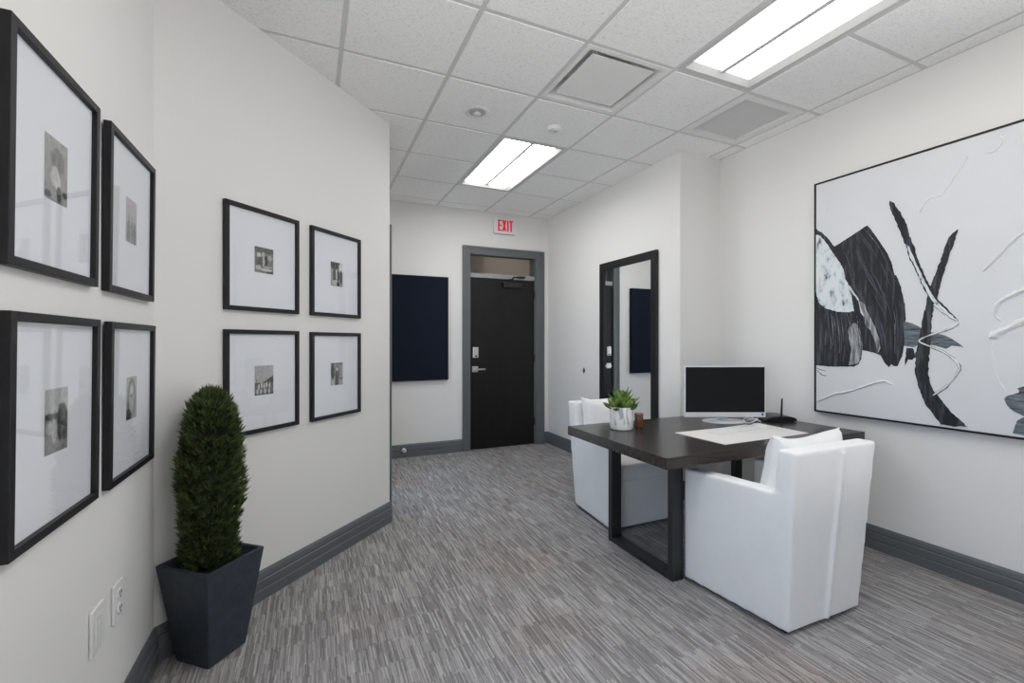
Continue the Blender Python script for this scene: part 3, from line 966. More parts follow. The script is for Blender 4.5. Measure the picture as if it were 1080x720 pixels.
def streaks(p, area, count, lift, wmin, wmax):
    """bristle marks that follow a stroke between its two edges"""
    Lc, Rc = (smooth_line(c, 5) for c in area)
    n = min(len(Lc), len(Rc))
    for _ in range(count):
        f = rnd.uniform(0.06, 0.95)
        a = rnd.randrange(0, n - 5)
        m = rnd.randint(4, min(n - a, 16))
        w = rnd.uniform(wmin, wmax)
        ln = [Lc[i].lerp(Rc[i], f + 0.02 * noise.noise(Vector((i * 0.4, f * 30, 2)))) for i in range(a, a + m)]
        rows = []
        for i, q in enumerate(ln):
            d = (ln[min(m - 1, i + 1)] - ln[max(0, i - 1)]).normalized()
            nn = Vector((-d.y, d.x)) * w * min(1, 0.15 + 1.7 * min(i, m - 1 - i) / m)
            rows.append([p.bm.verts.new((PX - lift * h, PY0 - (q + nn * s).x, PZ0 + (q + nn * s).y)) for s, h in ((-1, 0.6), (0, 1.0), (1, 0.6))])
        for A, B in zip(rows, rows[1:]):
            for k in range(2):
                p.bm.faces.new((A[k], A[k + 1], B[k + 1], B[k]))


p = Part()
for area, count, lift in zip(STREAK_AREAS, (24, 16), (0.0046, 0.0046)):
    streaks(p, area, count, lift, 0.0025, 0.0075)
o = p.obj('bristle_marks', 'paint_sheen', pa, shift=sh); o['kind'] = 'stuff'
p = Part()
for area, count, lift in zip(STREAK_AREAS, (4, 7), (0.0056, 0.0056)):
    streaks(p, area, count, lift, 0.0012, 0.0028)
o = p.obj('pale_bristle_marks', 'paint_grey', pa, shift=sh); o['kind'] = 'stuff'
p = Part(); daub(p, 'pale', 0.0026, 0.006); daub(p, 'veelight', 0.0048, 0.005)
p.obj('pale_brushwork', 'paint_pale', pa, shift=sh)
p = Part(); daub(p, 'gap', 0.0040, 0.006); daub(p, 'blockedge', 0.0040, 0.005); p.obj('grey_brushwork', 'paint_grey', pa, shift=sh)
p = Part()
daub(p, 'cross', 0.0014, 0.002)
p.obj('slate_brushwork', 'paint_slate', pa, shift=sh)
for kk in ('dab1', 'dab2', 'dab3'):
    p = Part(); daub(p, kk, 0.004, 0.005); p.obj('slate_dab', 'paint_slate', pa, shift=sh)
p = Part(); ribbon(p, 'scurve', 0.012, 0.0050, False)
p.obj('dark_ribbon', 'paint_grey', pa, shift=sh)
p = Part(); ribbon(p, 'scurve', 0.0085, 0.0085, False); p.obj('white_ribbon', 'impasto', pa, smooth=True, shift=sh)
for kk, w, l in (('r1', 0.013, 0.010), ('r2', 0.014, 0.011), ('r3', 0.021, 0.014), ('r4', 0.030, 0.016), ('r5', 0.006, 0.004), ('r6', 0.008, 0.006), ('r7', 0.008, 0.005), ('r8', 0.010, 0.008), ('r9', 0.006, 0.003)):
    p = Part(); ribbon(p, kk, w, l); p.obj('impasto_ridge', 'impasto', pa, smooth=True, shift=sh)

# ------------------------------------------------------------------ leaning tall mirror on the wall
mr = root('wall_mirror', (XM, (3.221 + 4.104) / 2, 0.20), 'tall rectangular mirror in a wide black frame on the wall beyond the desk', 'mirror')
sh = neg(mr.location)
y0, y1, z0, z1, t = 3.221, 4.104, 0.20, 2.170, 0.076
p = Part()
for a, b in [((y0, z0), (y0 + t, z1)), ((y1 - t, z0), (y1, z1)), ((y0 + t, z0), (y1 - t, z0 + t)), ((y0 + t, z1 - t), (y1 - t, z1))]:
    p.box((XM - 0.030, a[0], a[1]), (XM - 0.001, b[0], b[1]), bevel=0.003, seg=1)
p.obj('frame', 'frame', mr, shift=sh)
p = Part(); p.box((XM - 0.016, y0 + t - 0.004, z0 + t - 0.004), (XM - 0.010, y1 - t + 0.004, z1 - t + 0.004)); p.obj('mirror_glass', 'mirror', mr, shift=sh)

# ------------------------------------------------------------------ navy acoustic panel
p = Part(); p.box((0.66, YB - 0.05, 0.884), (1.508, YB - 0.001, 2.107), bevel=0.006, seg=2)
o = p.obj('fabric_panel', 'navy', shift=(-1.084, -YB, -0.884)); o.location = (1.084, YB, 0.884)
tag(o, 'plain dark navy fabric panel on the back wall left of the door', 'wall panel')

# ------------------------------------------------------------------ eight framed photographs


def photo_grid(w, h, fn, seed):
    nx, nz = 40, 54
    rnd = random.Random(seed)
    vs, cs = [], []
    for b in range(nz + 1):
        for a in range(nx + 1):
            u, v = a / nx, b / nz
            vs.append(((u - 0.5) * w, 0, (v - 0.5) * h))
            g = fn(u, v)
            g += 0.10 * noise.noise(Vector((u * 9 + seed, v * 12, seed))) + 0.05 * noise.noise(Vector((u * 26 + seed, v * 34, 1.5)))
            cs.append(min(0.85, max(0.012, g)))
    fs = [(b * (nx + 1) + a, b * (nx + 1) + a + 1, (b + 1) * (nx + 1) + a + 1, (b + 1) * (nx + 1) + a) for b in range(nz) for a in range(nx)]
    return vs, fs, cs


def blobs(base, shapes):
    def fn(u, v):
        g = base(u, v)
        for cx, cy, rx, ry, val in shapes:
            d = ((u - cx) / rx) ** 2 + ((v - cy) / ry) ** 2
            if d < 1.25:
                k = min(1, (1.25 - d) / 0.4)
                g = g * (1 - k) + val * k
        return g
    return fn


def standing(cx, cy, s, dark, face=0.45):
    return [(cx, cy, 0.085 * s, 0.24 * s, dark), (cx, cy + 0.27 * s, 0.045 * s, 0.055 * s, face)]


PH_FN = {
    'a': blobs(lambda u, v: 0.25 + 0.08 * v, [(0.55, 0.66, 0.30, 0.20, 0.16), (0.45, 0.40, 0.18, 0.16, 0.5), (0.55, 0.33, 0.14, 0.12, 0.55)] + [(0.15, 0.08, 0.15, 0.06, 0.02), (0.62, 0.15, 0.10, 0.12, 0.02), (0.88, 0.18, 0.12, 0.05, 0.03)]),
    'b': blobs(lambda u, v: 0.48 - 0.15 * (1 - v), [(0.25, 0.22, 0.14, 0.28, 0.12), (0.55, 0.25, 0.12, 0.26, 0.18), (0.8, 0.22, 0.14, 0.28, 0.10), (0.28, 0.56, 0.08, 0.06, 0.3), (0.55, 0.56, 0.08, 0.06, 0.32)]),
    'c': blobs(lambda u, v: 0.5 if v > 0.62 else 0.22, [(0.75, 0.55, 0.22, 0.2, 0.06), (0.65, 0.42, 0.10, 0.26, 0.03), (0.65, 0.70, 0.07, 0.05, 0.10), (0.40, 0.36, 0.10, 0.2, 0.5), (0.42, 0.56, 0.06, 0.05, 0.12), (0.2, 0.40, 0.16, 0.10, 0.42), (0.15, 0.58, 0.2, 0.05, 0.08), (0.85, 0.30, 0.14, 0.14, 0.07)]),
    'd': blobs(lambda u, v: 0.36 + 0.1 * v, [(0.5, 0.5, 0.38, 0.46, 0.16), (0.5, 0.48, 0.24, 0.36, 0.42), (0.5, 0.70, 0.15, 0.10, 0.62), (0.42, 0.54, 0.06, 0.03, 0.1), (0.58, 0.54, 0.06, 0.03, 0.1), (0.22, 0.10, 0.22, 0.16, 0.03)]),
    'e': blobs(lambda u, v: 0.10 if v > 0.78 else 0.2, [(0.22, 0.68, 0.10, 0.10, 0.6), (0.45, 0.72, 0.08, 0.10, 0.45), (0.80, 0.62, 0.12, 0.10, 0.4), (0.25, 0.42, 0.16, 0.20, 0.10), (0.6, 0.48, 0.10, 0.22, 0.03), (0.48, 0.45, 0.05, 0.2, 0.55), (0.20, 0.2, 0.14, 0.08, 0.5), (0.62, 0.14, 0.3, 0.06, 0.55), (0.72, 0.25, 0.22, 0.04, 0.4), (0.85, 0.04, 0.25, 0.05, 0.05)]),
    'f': blobs(lambda u, v: 0.34 if v < 0.8 else 0.10, [(0.35, 0.85, 0.35, 0.16, 0.06), (0.88, 0.8, 0.2, 0.2, 0.72), (0.3, 0.45, 0.12, 0.26, 0.08), (0.5, 0.5, 0.07, 0.2, 0.6), (0.62, 0.45, 0.09, 0.26, 0.05), (0.85, 0.4, 0.10, 0.28, 0.10), (0.4, 0.15, 0.25, 0.10, 0.5), (0.6, 0.10, 0.12, 0.10, 0.02)]),
    'g': blobs(lambda u, v: 0.46 if v > 0.42 + 0.22 * max(0, u - 0.45) / 0.55 else (0.07 if v > 0.40 or v < 0.06 else 0.16), [(x, y, 0.05, 0.10, 0.6) for x, y in ((0.22, 0.28), (0.36, 0.33), (0.50, 0.30), (0.64, 0.34), (0.80, 0.30))] + [(x, 0.12, 0.06, 0.09, 0.5) for x in (0.15, 0.34, 0.55, 0.78)] + [(0.1, 0.44, 0.02, 0.10, 0.06)]),
    'h': blobs(lambda u, v: 0.20 if v > 0.92 else 0.38, [(0.16, 0.62, 0.14, 0.34, 0.06), (0.52, 0.60, 0.24, 0.30, 0.22), (0.52, 0.72, 0.10, 0.07, 0.5), (0.52, 0.40, 0.16, 0.2, 0.10), (0.5, 0.12, 0.14, 0.16, 0.06), (0.2, 0.1, 0.12, 0.12, 0.5), (0.85, 0.12, 0.1, 0.10, 0.5), (0.85, 0.28, 0.14, 0.02, 0.08)]),
}


def picture(loc, rotz, w, h, tilt, photo, pw, ph, pz, label, seed, group):
    r = root('framed_photo', loc, label, 'framed photo', group, (tilt, 0, rotz))
    b, d = 0.0215, 0.022
    p = Part()
    for a, c in [((-w / 2, 0), (-w / 2 + b, h)), ((w / 2 - b, 0), (w / 2, h)), ((-w / 2 + b, 0), (w / 2 - b, b)), ((-w / 2 + b, h - b), (w / 2 - b, h))]:
        p.box((a[0], -d, a[1]), (c[0], -0.001, c[1]), bevel=0.0012, seg=1)
    p.obj('frame', 'frame', r)
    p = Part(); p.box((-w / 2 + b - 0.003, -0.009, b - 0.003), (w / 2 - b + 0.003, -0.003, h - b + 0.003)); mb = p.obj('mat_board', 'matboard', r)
    vs, fs, cs = photo_grid(pw, ph, PH_FN[photo], seed)
    me = bpy.data.meshes.new('photo_print'); me.from_pydata(vs, [], fs); me.update(); set_col(me, cs); me.materials.append(M['printed'])
    o = bpy.data.objects.new('photo_print', me); COL.objects.link(o); o.parent = r; o.location = (0, -0.0098, pz)
    p = Part(); p.box((-w / 2 + b - 0.002, -0.0145, b - 0.002), (w / 2 - b + 0.002, -0.0125, h - b + 0.002)); p.obj('picture_glass', 'glass', r)
    return r


GL, GA = 'framed photos on the left wall', 'framed photos on the angled wall'
tl = rad(0.55)
for (ya, yb, z0, z1), ph, pw, phh, lab, sd in [
    ((1.290, 1.730, 1.501, 2.031), 'a', 0.112, 0.157, 'black framed photo on the left wall, upper one nearest the camera', 1),
    ((1.811, 2.257, 1.499, 2.032), 'b', 0.105, 0.155, 'black framed photo on the left wall, upper one by the corner, over the tree', 2),
    ((1.290, 1.733, 0.876, 1.405), 'c', 0.112, 0.160, 'black framed photo on the left wall, lower one above the two outlets', 3),
    ((1.815, 2.257, 0.873, 1.403), 'd', 0.100, 0.150, 'black framed photo of an arched opening, left wall, lower one by the corner', 4)]:
    picture((XL, (ya + yb) / 2, z0), PI / 2, yb - ya, z1 - z0, tl, ph, pw, phh, (z1 - z0) / 2 + 0.002, lab, sd, GL)
q2 = 2 ** -0.5
for (sa, sb, z0, z1), ph, pw, phh, lab, sd in [
    ((0.300, 0.742, 1.494, 2.022), 'e', 0.112, 0.132, 'black framed photo on the angled wall, upper one nearer the corner', 5),
    ((0.833, 1.263, 1.494, 2.022), 'f', 0.105, 0.150, 'black framed photo on the angled wall, upper one near the wall end', 6),
    ((0.300, 0.742, 0.871, 1.399), 'g', 0.112, 0.152, 'black framed photo of pale figures under a hill, lower one behind the tree top', 7),
    ((0.833, 1.263, 0.868, 1.396), 'h', 0.105, 0.140, 'black framed photo on the angled wall, lower one near the wall end', 8)]:
    s = (sa + sb) / 2
    picture((XL + s * q2, CORN + s * q2, z0), PI / 4, sb - sa, z1 - z0, 0.0, ph, pw, phh, (z1 - z0) / 2 + 0.004, lab, sd, GA)

# ------------------------------------------------------------------ potted topiary
TP = (-0.388, 2.325, 0)
tr = root('potted_topiary', TP, 'columnar green topiary tree in a tapered charcoal square planter in the corner', 'potted plant')
p = Part()
zt, hb, ht = 0.415, 0.089, 0.1405
rings = [(hb, 0), (ht, zt), (ht - 0.016, zt), (ht - 0.03, zt - 0.03), (ht - 0.036, zt - 0.06)]
vv = []
for hs, z in rings:
    vv.append([p.bm.verts.new((sx * hs, sy * hs, z)) for sx, sy in ((-1, -1), (1, -1), (1, 1), (-1, 1))])
for A, B in zip(vv, vv[1:]):
    for k in range(4):
        p.bm.faces.new((A[k], A[(k + 1) % 4], B[(k + 1) % 4], B[k]))
p.bm.faces.new(vv[0]); p.bm.faces.new(vv[-1])
bmesh.ops.bevel(p.bm, geom=[e_ for e_ in p.bm.edges], offset=0.003, segments=2, affect='EDGES')
po = p.obj('planter', 'planter', tr); po.rotation_euler = (0, 0, PI / 4 + rad(4))
p = Part()
hs = ht - 0.032
p.box((-hs, -hs, zt - 0.06), (hs, hs, zt - 0.032), bevel=0.006, seg=2)
rnd = random.Random(5)
for k in range(140):
    x, y, r_ = rnd.uniform(-hs, hs) * 0.93, rnd.uniform(-hs, hs) * 0.93, rnd.uniform(0.006, 0.013)
    t = bmesh.new(); bmesh.ops.create_icosphere(t, subdivisions=1, radius=r_)
    p.merge(t, Matrix.Translation((x, y, zt - 0.032)) @ Matrix.Diagonal((1, 1.3, 0.7, 1)))
so = p.obj('soil', 'soil', tr); so.rotation_euler = (0, 0, PI / 4 + rad(4))
p = Part(); p.tube([(0, 0, zt - 0.05), (0.004, 0.002, 0.6), (-0.002, 0, 0.85), (0, 0, 1.02)], [0.016, 0.013, 0.010, 0.004], 10); p.obj('trunk', 'bark', tr)


def fol_r(t, k_=0.86):
    """radius of the clipped column against height 0..1"""
    pts = [(0, 0.100), (0.06, 0.112), (0.2, 0.112), (0.40, 0.122), (0.58, 0.124), (0.76, 0.110), (0.88, 0.092), (0.95, 0.064), (0.985, 0.036), (1.0, 0.012)]
    for (a, ra), (b, rb) in zip(pts, pts[1:]):
        if t <= b:
            k = (t - a) / (b - a)
            return (ra + (rb - ra) * k) * k_
    return 0.01


FZ0, FZ1 = zt - 0.035, 1.118
rnd = random.Random(11)
vs, fs, cs = [], [], []


def blade(o, d, side, L, w, c):
    i = len(vs)
    m = o + d * (L * 0.55) + Vector((0, 0, 0.04 * L))
    e = o + d * L + Vector((0, 0, 0.22 * L))
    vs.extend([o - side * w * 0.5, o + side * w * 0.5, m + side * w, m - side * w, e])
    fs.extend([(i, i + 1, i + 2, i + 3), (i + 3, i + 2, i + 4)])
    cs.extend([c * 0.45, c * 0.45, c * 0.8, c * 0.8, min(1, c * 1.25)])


for k in range(3400):
    t = rnd.random() ** 0.95
    if t > 0.97 and rnd.random() < 0.4:
        t = rnd.uniform(0.9, 1.0)
    z = FZ0 + (FZ1 - FZ0) * t
    a = rnd.uniform(0, 2 * PI)
    lump = 1 + 0.30 * noise.noise(Vector((math.cos(a) * 2.2, math.sin(a) * 2.2, z * 9)))
    R_ = fol_r(t) * lump * rnd.choice((1.06, 1.0, 0.94, 0.86, 0.72))
    o = Vector((R_ * math.cos(a) * 0.93 - 0.004, R_ * math.sin(a) * 0.93, z))
    out = Vector((math.cos(a), math.sin(a), 0.45 + 1.2 * max(0, t - 0.85) / 0.15)).normalized()
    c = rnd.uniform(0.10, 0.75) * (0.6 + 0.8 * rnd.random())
    for q in range(7):
        d = (out + Vector((rnd.uniform(-1, 1), rnd.uniform(-1, 1), rnd.uniform(-0.4, 0.9))) * 0.6).normalized()
        side = d.cross(Vector((rnd.uniform(-1, 1), rnd.uniform(-1, 1), rnd.uniform(-1, 1)))).normalized()
        blade(o, d, side, rnd.uniform(0.018, 0.040), rnd.uniform(0.0016, 0.0030), c)
# dense inner body of the same greenery
nseg, nz = 36, 40
base = len(vs)
for b in range(nz + 1):
    t = b / nz
    z = FZ0 + (FZ1 - 0.02 - FZ0) * t
    for a in range(nseg):
        an = 2 * PI * a / nseg
        R_ = fol_r(t) * 0.74 * (1 + 0.18 * noise.noise(Vector((math.cos(an) * 4, math.sin(an) * 4, z * 22))))
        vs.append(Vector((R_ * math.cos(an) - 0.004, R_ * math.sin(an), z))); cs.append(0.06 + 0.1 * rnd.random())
for b in range(nz):
    for a in range(nseg):
        a2 = (a + 1) % nseg
        fs.append((base + b * nseg + a, base + b * nseg + a2, base + (b + 1) * nseg + a2, base + (b + 1) * nseg + a))
fs.append(tuple(base + nz * nseg + a for a in range(nseg)))
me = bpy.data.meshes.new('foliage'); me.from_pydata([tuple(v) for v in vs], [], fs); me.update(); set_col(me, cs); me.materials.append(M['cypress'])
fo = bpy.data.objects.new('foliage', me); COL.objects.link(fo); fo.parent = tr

# ------------------------------------------------------------------ on the desk
# monitor, turned to the camera
fwv, rtv = Vector((math.sin(0.417), math.cos(0.417), 0)), Vector((math.cos(0.417), -math.sin(0.417), 0))
mloc = fwv * 3.25 + rtv * ((764.5 - 540) / 480 * 3.25)
mo = root('computer_monitor', (mloc.x, mloc.y, DZ), 'white desktop monitor with a dark screen on the desk', 'monitor', rot=(0, 0, -0.417))
w, zb, zt_ = 0.289, 0.046, 0.409
p = Part(); p.box((-w, 0.0, zb), (w, 0.034, zt_), bevel=0.004, seg=2); p.box((-0.20, 0.03, zb + 0.05), (0.20, 0.055, zt_ - 0.06), bevel=0.012, seg=3)
p.obj('monitor_housing', 'silver', mo)
p = Part()
for a, c in [((-w, zb), (w, zb + 0.034)), ((-w, zt_ - 0.007), (w, zt_)), ((-w, zb + 0.034), (-w + 0.007, zt_ - 0.007)), ((w - 0.007, zb + 0.034), (w, zt_ - 0.007))]:
    p.box((a[0], -0.006, a[1]), (c[0], 0.003, c[1]), bevel=0.001, seg=1)
p.obj('bezel', 'silver', mo)
p = Part(); p.box((-w + 0.006, -0.003, zb + 0.032), (w - 0.006, 0.004, zt_ - 0.006)); p.obj('screen', 'screen', mo)
p = Part(); p.box((w - 0.030, -0.0072, zb + 0.011), (w - 0.016, -0.0055, zb + 0.028)); M['sticker'] = mat('blue_sticker', (0.05, 0.09, 0.20), 0.4, var=0.2, vscale=200)
p.obj('sticker', 'sticker', mo)
p = Part(); p.box((-0.035, 0.045, 0.006), (0.035, 0.065, 0.20), bevel=0.008, seg=2); p.obj('stand_neck', 'silver', mo)
p = Part(); p.lathe([(0, 0), (1, 0), (1, 0.006), (0.96, 0.010), (0.3, 0.016), (0, 0.016)], (0.028, 0.075, 0), 48, sx=0.155, sy=0.100)
p.obj('stand_base', 'silver', mo, smooth=True)

# desk mat, keyboard, mouse
p = Part(); hexz = [(2.150, 1.868), (2.900, 1.884), (2.925, 2.236), (2.132, 2.240)]
p.prism(hexz, 0, 0.003)
o = p.obj('desk_mat', 'blotter', shift=(-2.53, -2.05, 0)); o.location = (2.53, 2.05, DZ)
tag(o, 'thin white desk mat lying under the keyboard', 'desk mat')
kb = root('keyboard', (2.53, 2.135, DZ + 0.003), 'slim white keyboard on the white desk mat', 'keyboard', rot=(0, 0, rad(5.5)))
p = Part(); p.box((-0.212, -0.058, 0.0), (0.212, 0.058, 0.012), bevel=0.003, seg=2); p.obj('keyboard_body', 'plastic_white', kb)
p = Part()
for r_ in range(5):
    for c_ in range(14):
        p.box((-0.205 + c_ * 0.0293, -0.050 + r_ * 0.0205, 0.0115), (-0.205 + c_ * 0.0293 + 0.0262, -0.050 + r_ * 0.0205 + 0.0175, 0.0145), bevel=0.0012, seg=1)
ko = p.obj('keys', 'plastic_white', kb)
p = Part()
t = bmesh.new(); bmesh.ops.create_uvsphere(t, u_segments=24, v_segments=14, radius=1.0)
for v in t.verts:
    v.co = Vector((v.co.x * 0.030, v.co.y * 0.055, max(0.0, v.co.z) * 0.021 + 0.0005))
p.merge(t)
ms = p.obj('computer_mouse', 'plastic_white', smooth=True); ms.location = (2.815, 2.165, DZ + 0.003); ms.rotation_euler = (0, 0, rad(8))
tag(ms, 'flat white computer mouse beside the keyboard end', 'mouse')

# white cable coiled by the monitor base
p = Part(); pts = []
for k in range(60):
    a = k / 59 * 2 * PI * 2.2
    pts.append((2.872 + 0.045 * math.cos(a) + 0.0012 * k, 2.296 + 0.036 * math.sin(a), 0.0045 + 0.014 + 0.014 * math.sin(a * 1.4)))
for k in range(14):
    x, y, z = pts[59]
    pts.append((x + 0.014 * (k + 1), y + 0.012 * (k + 1), max(0.0045, z - 0.003 * k)))
p.tube(pts, 0.0042, 8)
o = p.obj('cable', 'plastic_white', smooth=True, shift=(-2.86, -2.36, 0)); o.location = (2.86, 2.36, DZ)
tag(o, 'loose white cable coiled on the desk below the monitor', 'cable')

# router with one antenna
ro = root('wireless_router', (3.160, 2.300, DZ), 'low black router with one upright antenna near the wall on the desk', 'router', rot=(0, 0, -0.36))
p = Part()
t = bmesh.new()
prof = [(-0.115, 0.0), (0.115, 0.0), (0.120, 0.012), (0.098, 0.030), (0.06, 0.040), (0, 0.043), (-0.06, 0.040), (-0.098, 0.030), (-0.120, 0.012)]
A = [t.verts.new((x, -0.075, z * 0.85 + 0.004)) for x, z in prof]; B = [t.verts.new((x * 0.96, 0.075, z + 0.004)) for x, z in prof]
n = len(prof)
t.faces.new(A); t.faces.new(B[::-1])
for i in range(n):
    t.faces.new((A[i], B[i], B[(i + 1) % n], A[(i + 1) % n]))
bmesh.ops.recalc_face_normals(t, faces=list(t.faces))
bmesh.ops.bevel(t, geom=list(t.edges), offset=0.003, segments=2, affect='EDGES')
p.merge(t); p.box((-0.10, -0.06, 0), (0.10, 0.06, 0.006))
p.obj('router_body', 'black_plastic', ro)
p = Part(); p.box((-0.018, -0.094, 0.008), (0.000, -0.072, 0.040), bevel=0.003, seg=1); p.tube([(-0.009, -0.083, 0.03), (-0.008, -0.083, 0.10), (-0.004, -0.082, 0.172)], [0.0075, 0.0072, 0.0055], 10)
p.obj('antenna', 'black_plastic', ro)

# succulent in a marbled pot
PC = (1.905, 2.49)
sc = root('potted_succulent', (PC[0], PC[1], DZ), 'small green succulent in a white marbled pot at the desk corner', 'potted plant')
p = Part(); p.lathe([(0, 0), (0.066, 0), (0.073, 0.006), (0.078, 0.05), (0.080, 0.147), (0.077, 0.151), (0.073, 0.147), (0.071, 0.125), (0, 0.125)], (0, 0, 0), 48)
p.obj('pot', 'marble', sc, smooth=True)
p = Part(); p.lathe([(0, 0.12), (0.0705, 0.12), (0.0705, 0.130), (0.03, 0.136), (0, 0.137)], (0, 0, 0), 32); p.obj('soil', 'soil', sc)
rnd = random.Random(4)
vs, fs, cs = [], [], []


def sleaf(o, d, L, w, c):
    """thick pointed succulent leaf"""
    up = Vector((0, 0, 1)); side = d.cross(up)
    side = side.normalized() if side.length > 1e-3 else Vector((1, 0, 0))
    nn = side.cross(d).normalized()
    prof = [(0.0, 0.35), (0.25, 0.75), (0.5, 1.0), (0.72, 0.92), (0.88, 0.55), (1.0, 0.04)]
    b = len(vs)
    for t, ww in prof:
        q = o + d * (L * t) + up * (0.18 * L * t * t)
        vs.extend([q - side * w * ww, q + nn * w * 0.10 * ww - nn * w * 0.25, q + side * w * ww, q - nn * w * 0.55 * ww])
        cs.extend([c * (0.7 + 0.5 * t), c * (0.45 + 0.3 * t), c * (0.7 + 0.5 * t), c * 0.5])
    for k in range(len(prof) - 1):
        for m in range(4):
            fs.append((b + 4 * k + m, b + 4 * k + (m + 1) % 4, b + 4 * k + 4 + (m + 1) % 4, b + 4 * k + 4 + m))
    e_ = b + 4 * (len(prof) - 1); fs.append((e_, e_ + 1, e_ + 2, e_ + 3)); fs.append((b + 3, b + 2, b + 1, b))


for cx, cy, cz, n, L0, ht_ in [(0.0, 0.0, 0.14, 20, 0.085, 0.05), (-0.052, 0.0, 0.135, 11, 0.066, 0.02), (0.050, -0.015, 0.135, 11, 0.066, 0.015), (0.01, -0.05, 0.135, 9, 0.058, 0.01), (0.0, 0.05, 0.135, 9, 0.065, 0.02)]:
    for k in range(n):
        t = k / n
        a = k * 2.39996 + cx * 40
        el = rad(4 + 66 * t)
        d = Vector((math.cos(a) * math.cos(el), math.sin(a) * math.cos(el), math.sin(el)))
        sleaf(Vector((cx, cy, cz + ht_ * t)) + Vector((d.x, d.y, 0)) * 0.006, d, L0 * (1.4 - 0.45 * t) * rnd.uniform(0.85, 1.1), 0.023 * rnd.uniform(0.85, 1.15), rnd.uniform(0.25, 0.95))
me = bpy.data.meshes.new('succulent_leaves'); me.from_pydata([tuple(v) for v in vs], [], fs); me.update(); set_col(me, cs); me.materials.append(M['succulent'])
o = bpy.data.objects.new('succulent_leaves', me); COL.objects.link(o); o.parent = sc

jr = root('candle_jar', (2.052, 2.492, DZ), 'small amber glass candle jar behind the succulent pot', 'candle jar')
p = Part(); p.lathe([(0, 0), (0.024, 0), (0.028, 0.004), (0.029, 0.05), (0.029, 0.092), (0.027, 0.095), (0.0255, 0.092), (0.0255, 0.086), (0, 0.086)], (0, 0, 0), 32); p.obj('jar', 'amber', jr, smooth=True)
p = Part(); p.lathe([(0, 0.085), (0.0252, 0.085), (0.0252, 0.0905), (0, 0.090)], (0, 0, 0), 24); p.tube([(0, 0, 0.089), (0.001, 0, 0.099)], 0.001, 6); p.obj('wax', 'wax', jr)

# ------------------------------------------------------------------ ceiling fittings
TRL = ['two-panel ceiling light nearer the exit sign and door', 'long two-panel ceiling light cut off by the top of the photo', 'unseen two-panel ceiling light added above the camera for fill']
for (c, r_), lab in zip(TROFFERS, TRL):
    x0, y0 = TX0 + c * TILE + 0.012, TY0 + r_ * TILE + 0.012
    x1, y1 = x0 + TILE - 0.024, y0 + 2 * TILE - 0.024
    cx, cy = (x0 + x1) / 2, (y0 + y1) / 2
    t = root('ceiling_light', (cx, cy, H), lab, 'ceiling light', 'ceiling lights')
    sh = neg(t.location)
    p = Part()
    hx, hy = (x1 - x0) / 2, (y1 - y0) / 2
    rr = [(hx, hy, 0.028), (hx, hy, -0.003), (hx - 0.028, hy - 0.028, -0.003), (hx - 0.060, hy - 0.058, 0.026), (hx - 0.060, hy - 0.058, 0.060), (hx, hy, 0.060)]
    vv = [[p.bm.verts.new((sx * a, sy * b, z)) for sx, sy in ((-1, -1), (1, -1), (1, 1), (-1, 1))] for a, b, z in rr]
    for A, B in zip(vv, vv[1:] + vv[:1]):
        for k in range(4):
            p.bm.faces.new((A[k], A[(k + 1) % 4], B[(k + 1) % 4], B[k]))
    p.obj('light_frame', 'troffer', t)
    lx, ly = hx - 0.060, hy - 0.058
    for s in (-1, 1):
        p = Part(); a, b = sorted((s * 0.014, s * lx)); p.box((a, -ly, 0.028), (b, ly, 0.036)); p.obj('light_panel', {1: 'lamp', -3: 'lamp_near', -4: 'lamp_fill'}[r_], t)
    p = Part(); p.box((-0.014, -ly, 0.012), (0.014, ly, 0.036), bevel=0.002, seg=1); p.obj('centre_bar', 'troffer', t)


def ring(p, hx, hy, ix, iy, z0, z1):
    rr = [(hx, hy, z1), (hx, hy, z0), (ix, iy, z0), (ix, iy, z1)]
    vv = [[p.bm.verts.new((sx * a, sy * b, z)) for sx, sy in ((-1, -1), (1, -1), (1, 1), (-1, 1))] for a, b, z in rr]
    for A, B in zip(vv, vv[1:] + vv[:1]):
        for k in range(4):
            p.bm.faces.new((A[k], A[(k + 1) % 4], B[(k + 1) % 4], B[k]))


hc = TILE / 2 - 0.012
c, r_ = DIFF
dv = root('air_diffuser', (TX0 + (c + 0.5) * TILE, TY0 + (r_ + 0.5) * TILE, H), 'square white air diffuser with a plain centre panel in the ceiling', 'air vent')
p = Part(); ring(p, hc, hc, hc - 0.030, hc - 0.030, -0.004, 0.012)
p.obj('diffuser_frame', 'white_metal', dv)
p = Part()
q = hc - 0.030
rr = [(q, 0.0), (q - 0.006, 0.045), (0.19, 0.11)]
vv = [[p.bm.verts.new((sx * a, sy * a, z)) for sx, sy in ((-1, -1), (1, -1), (1, 1), (-1, 1))] for a, z in rr]
for A, B in zip(vv, vv[1:]):
    for k in range(4):
        p.bm.faces.new((A[k], A[(k + 1) % 4], B[(k + 1) % 4], B[k]))
p.bm.faces.new(vv[-1])
p.obj('diffuser_throat', 'white_metal', dv)
p = Part(); p.box((-0.219, -0.219, 0.006), (0.219, 0.219, 0.012), bevel=0.002, seg=1)
for sx, sy in ((-1, -1), (1, -1), (1, 1), (-1, 1)):
    p.box((sx * 0.12 - 0.008, sy * 0.12 - 0.008, 0.013), (sx * 0.12 + 0.008, sy * 0.12 + 0.008, 0.10))
p.obj('diffuser_panel', 'white_metal', dv)
c, r_ = GRILLE
gv = root('return_grille', (TX0 + (c + 0.5) * TILE, TY0 + (r_ + 0.5) * TILE, H), 'flat grey square return air grille in the ceiling by the right wall', 'air vent')
p = Part(); ring(p, hc, hc, 0.238, 0.238, -0.003, 0.022); p.obj('grille_frame', 'white_metal', gv)
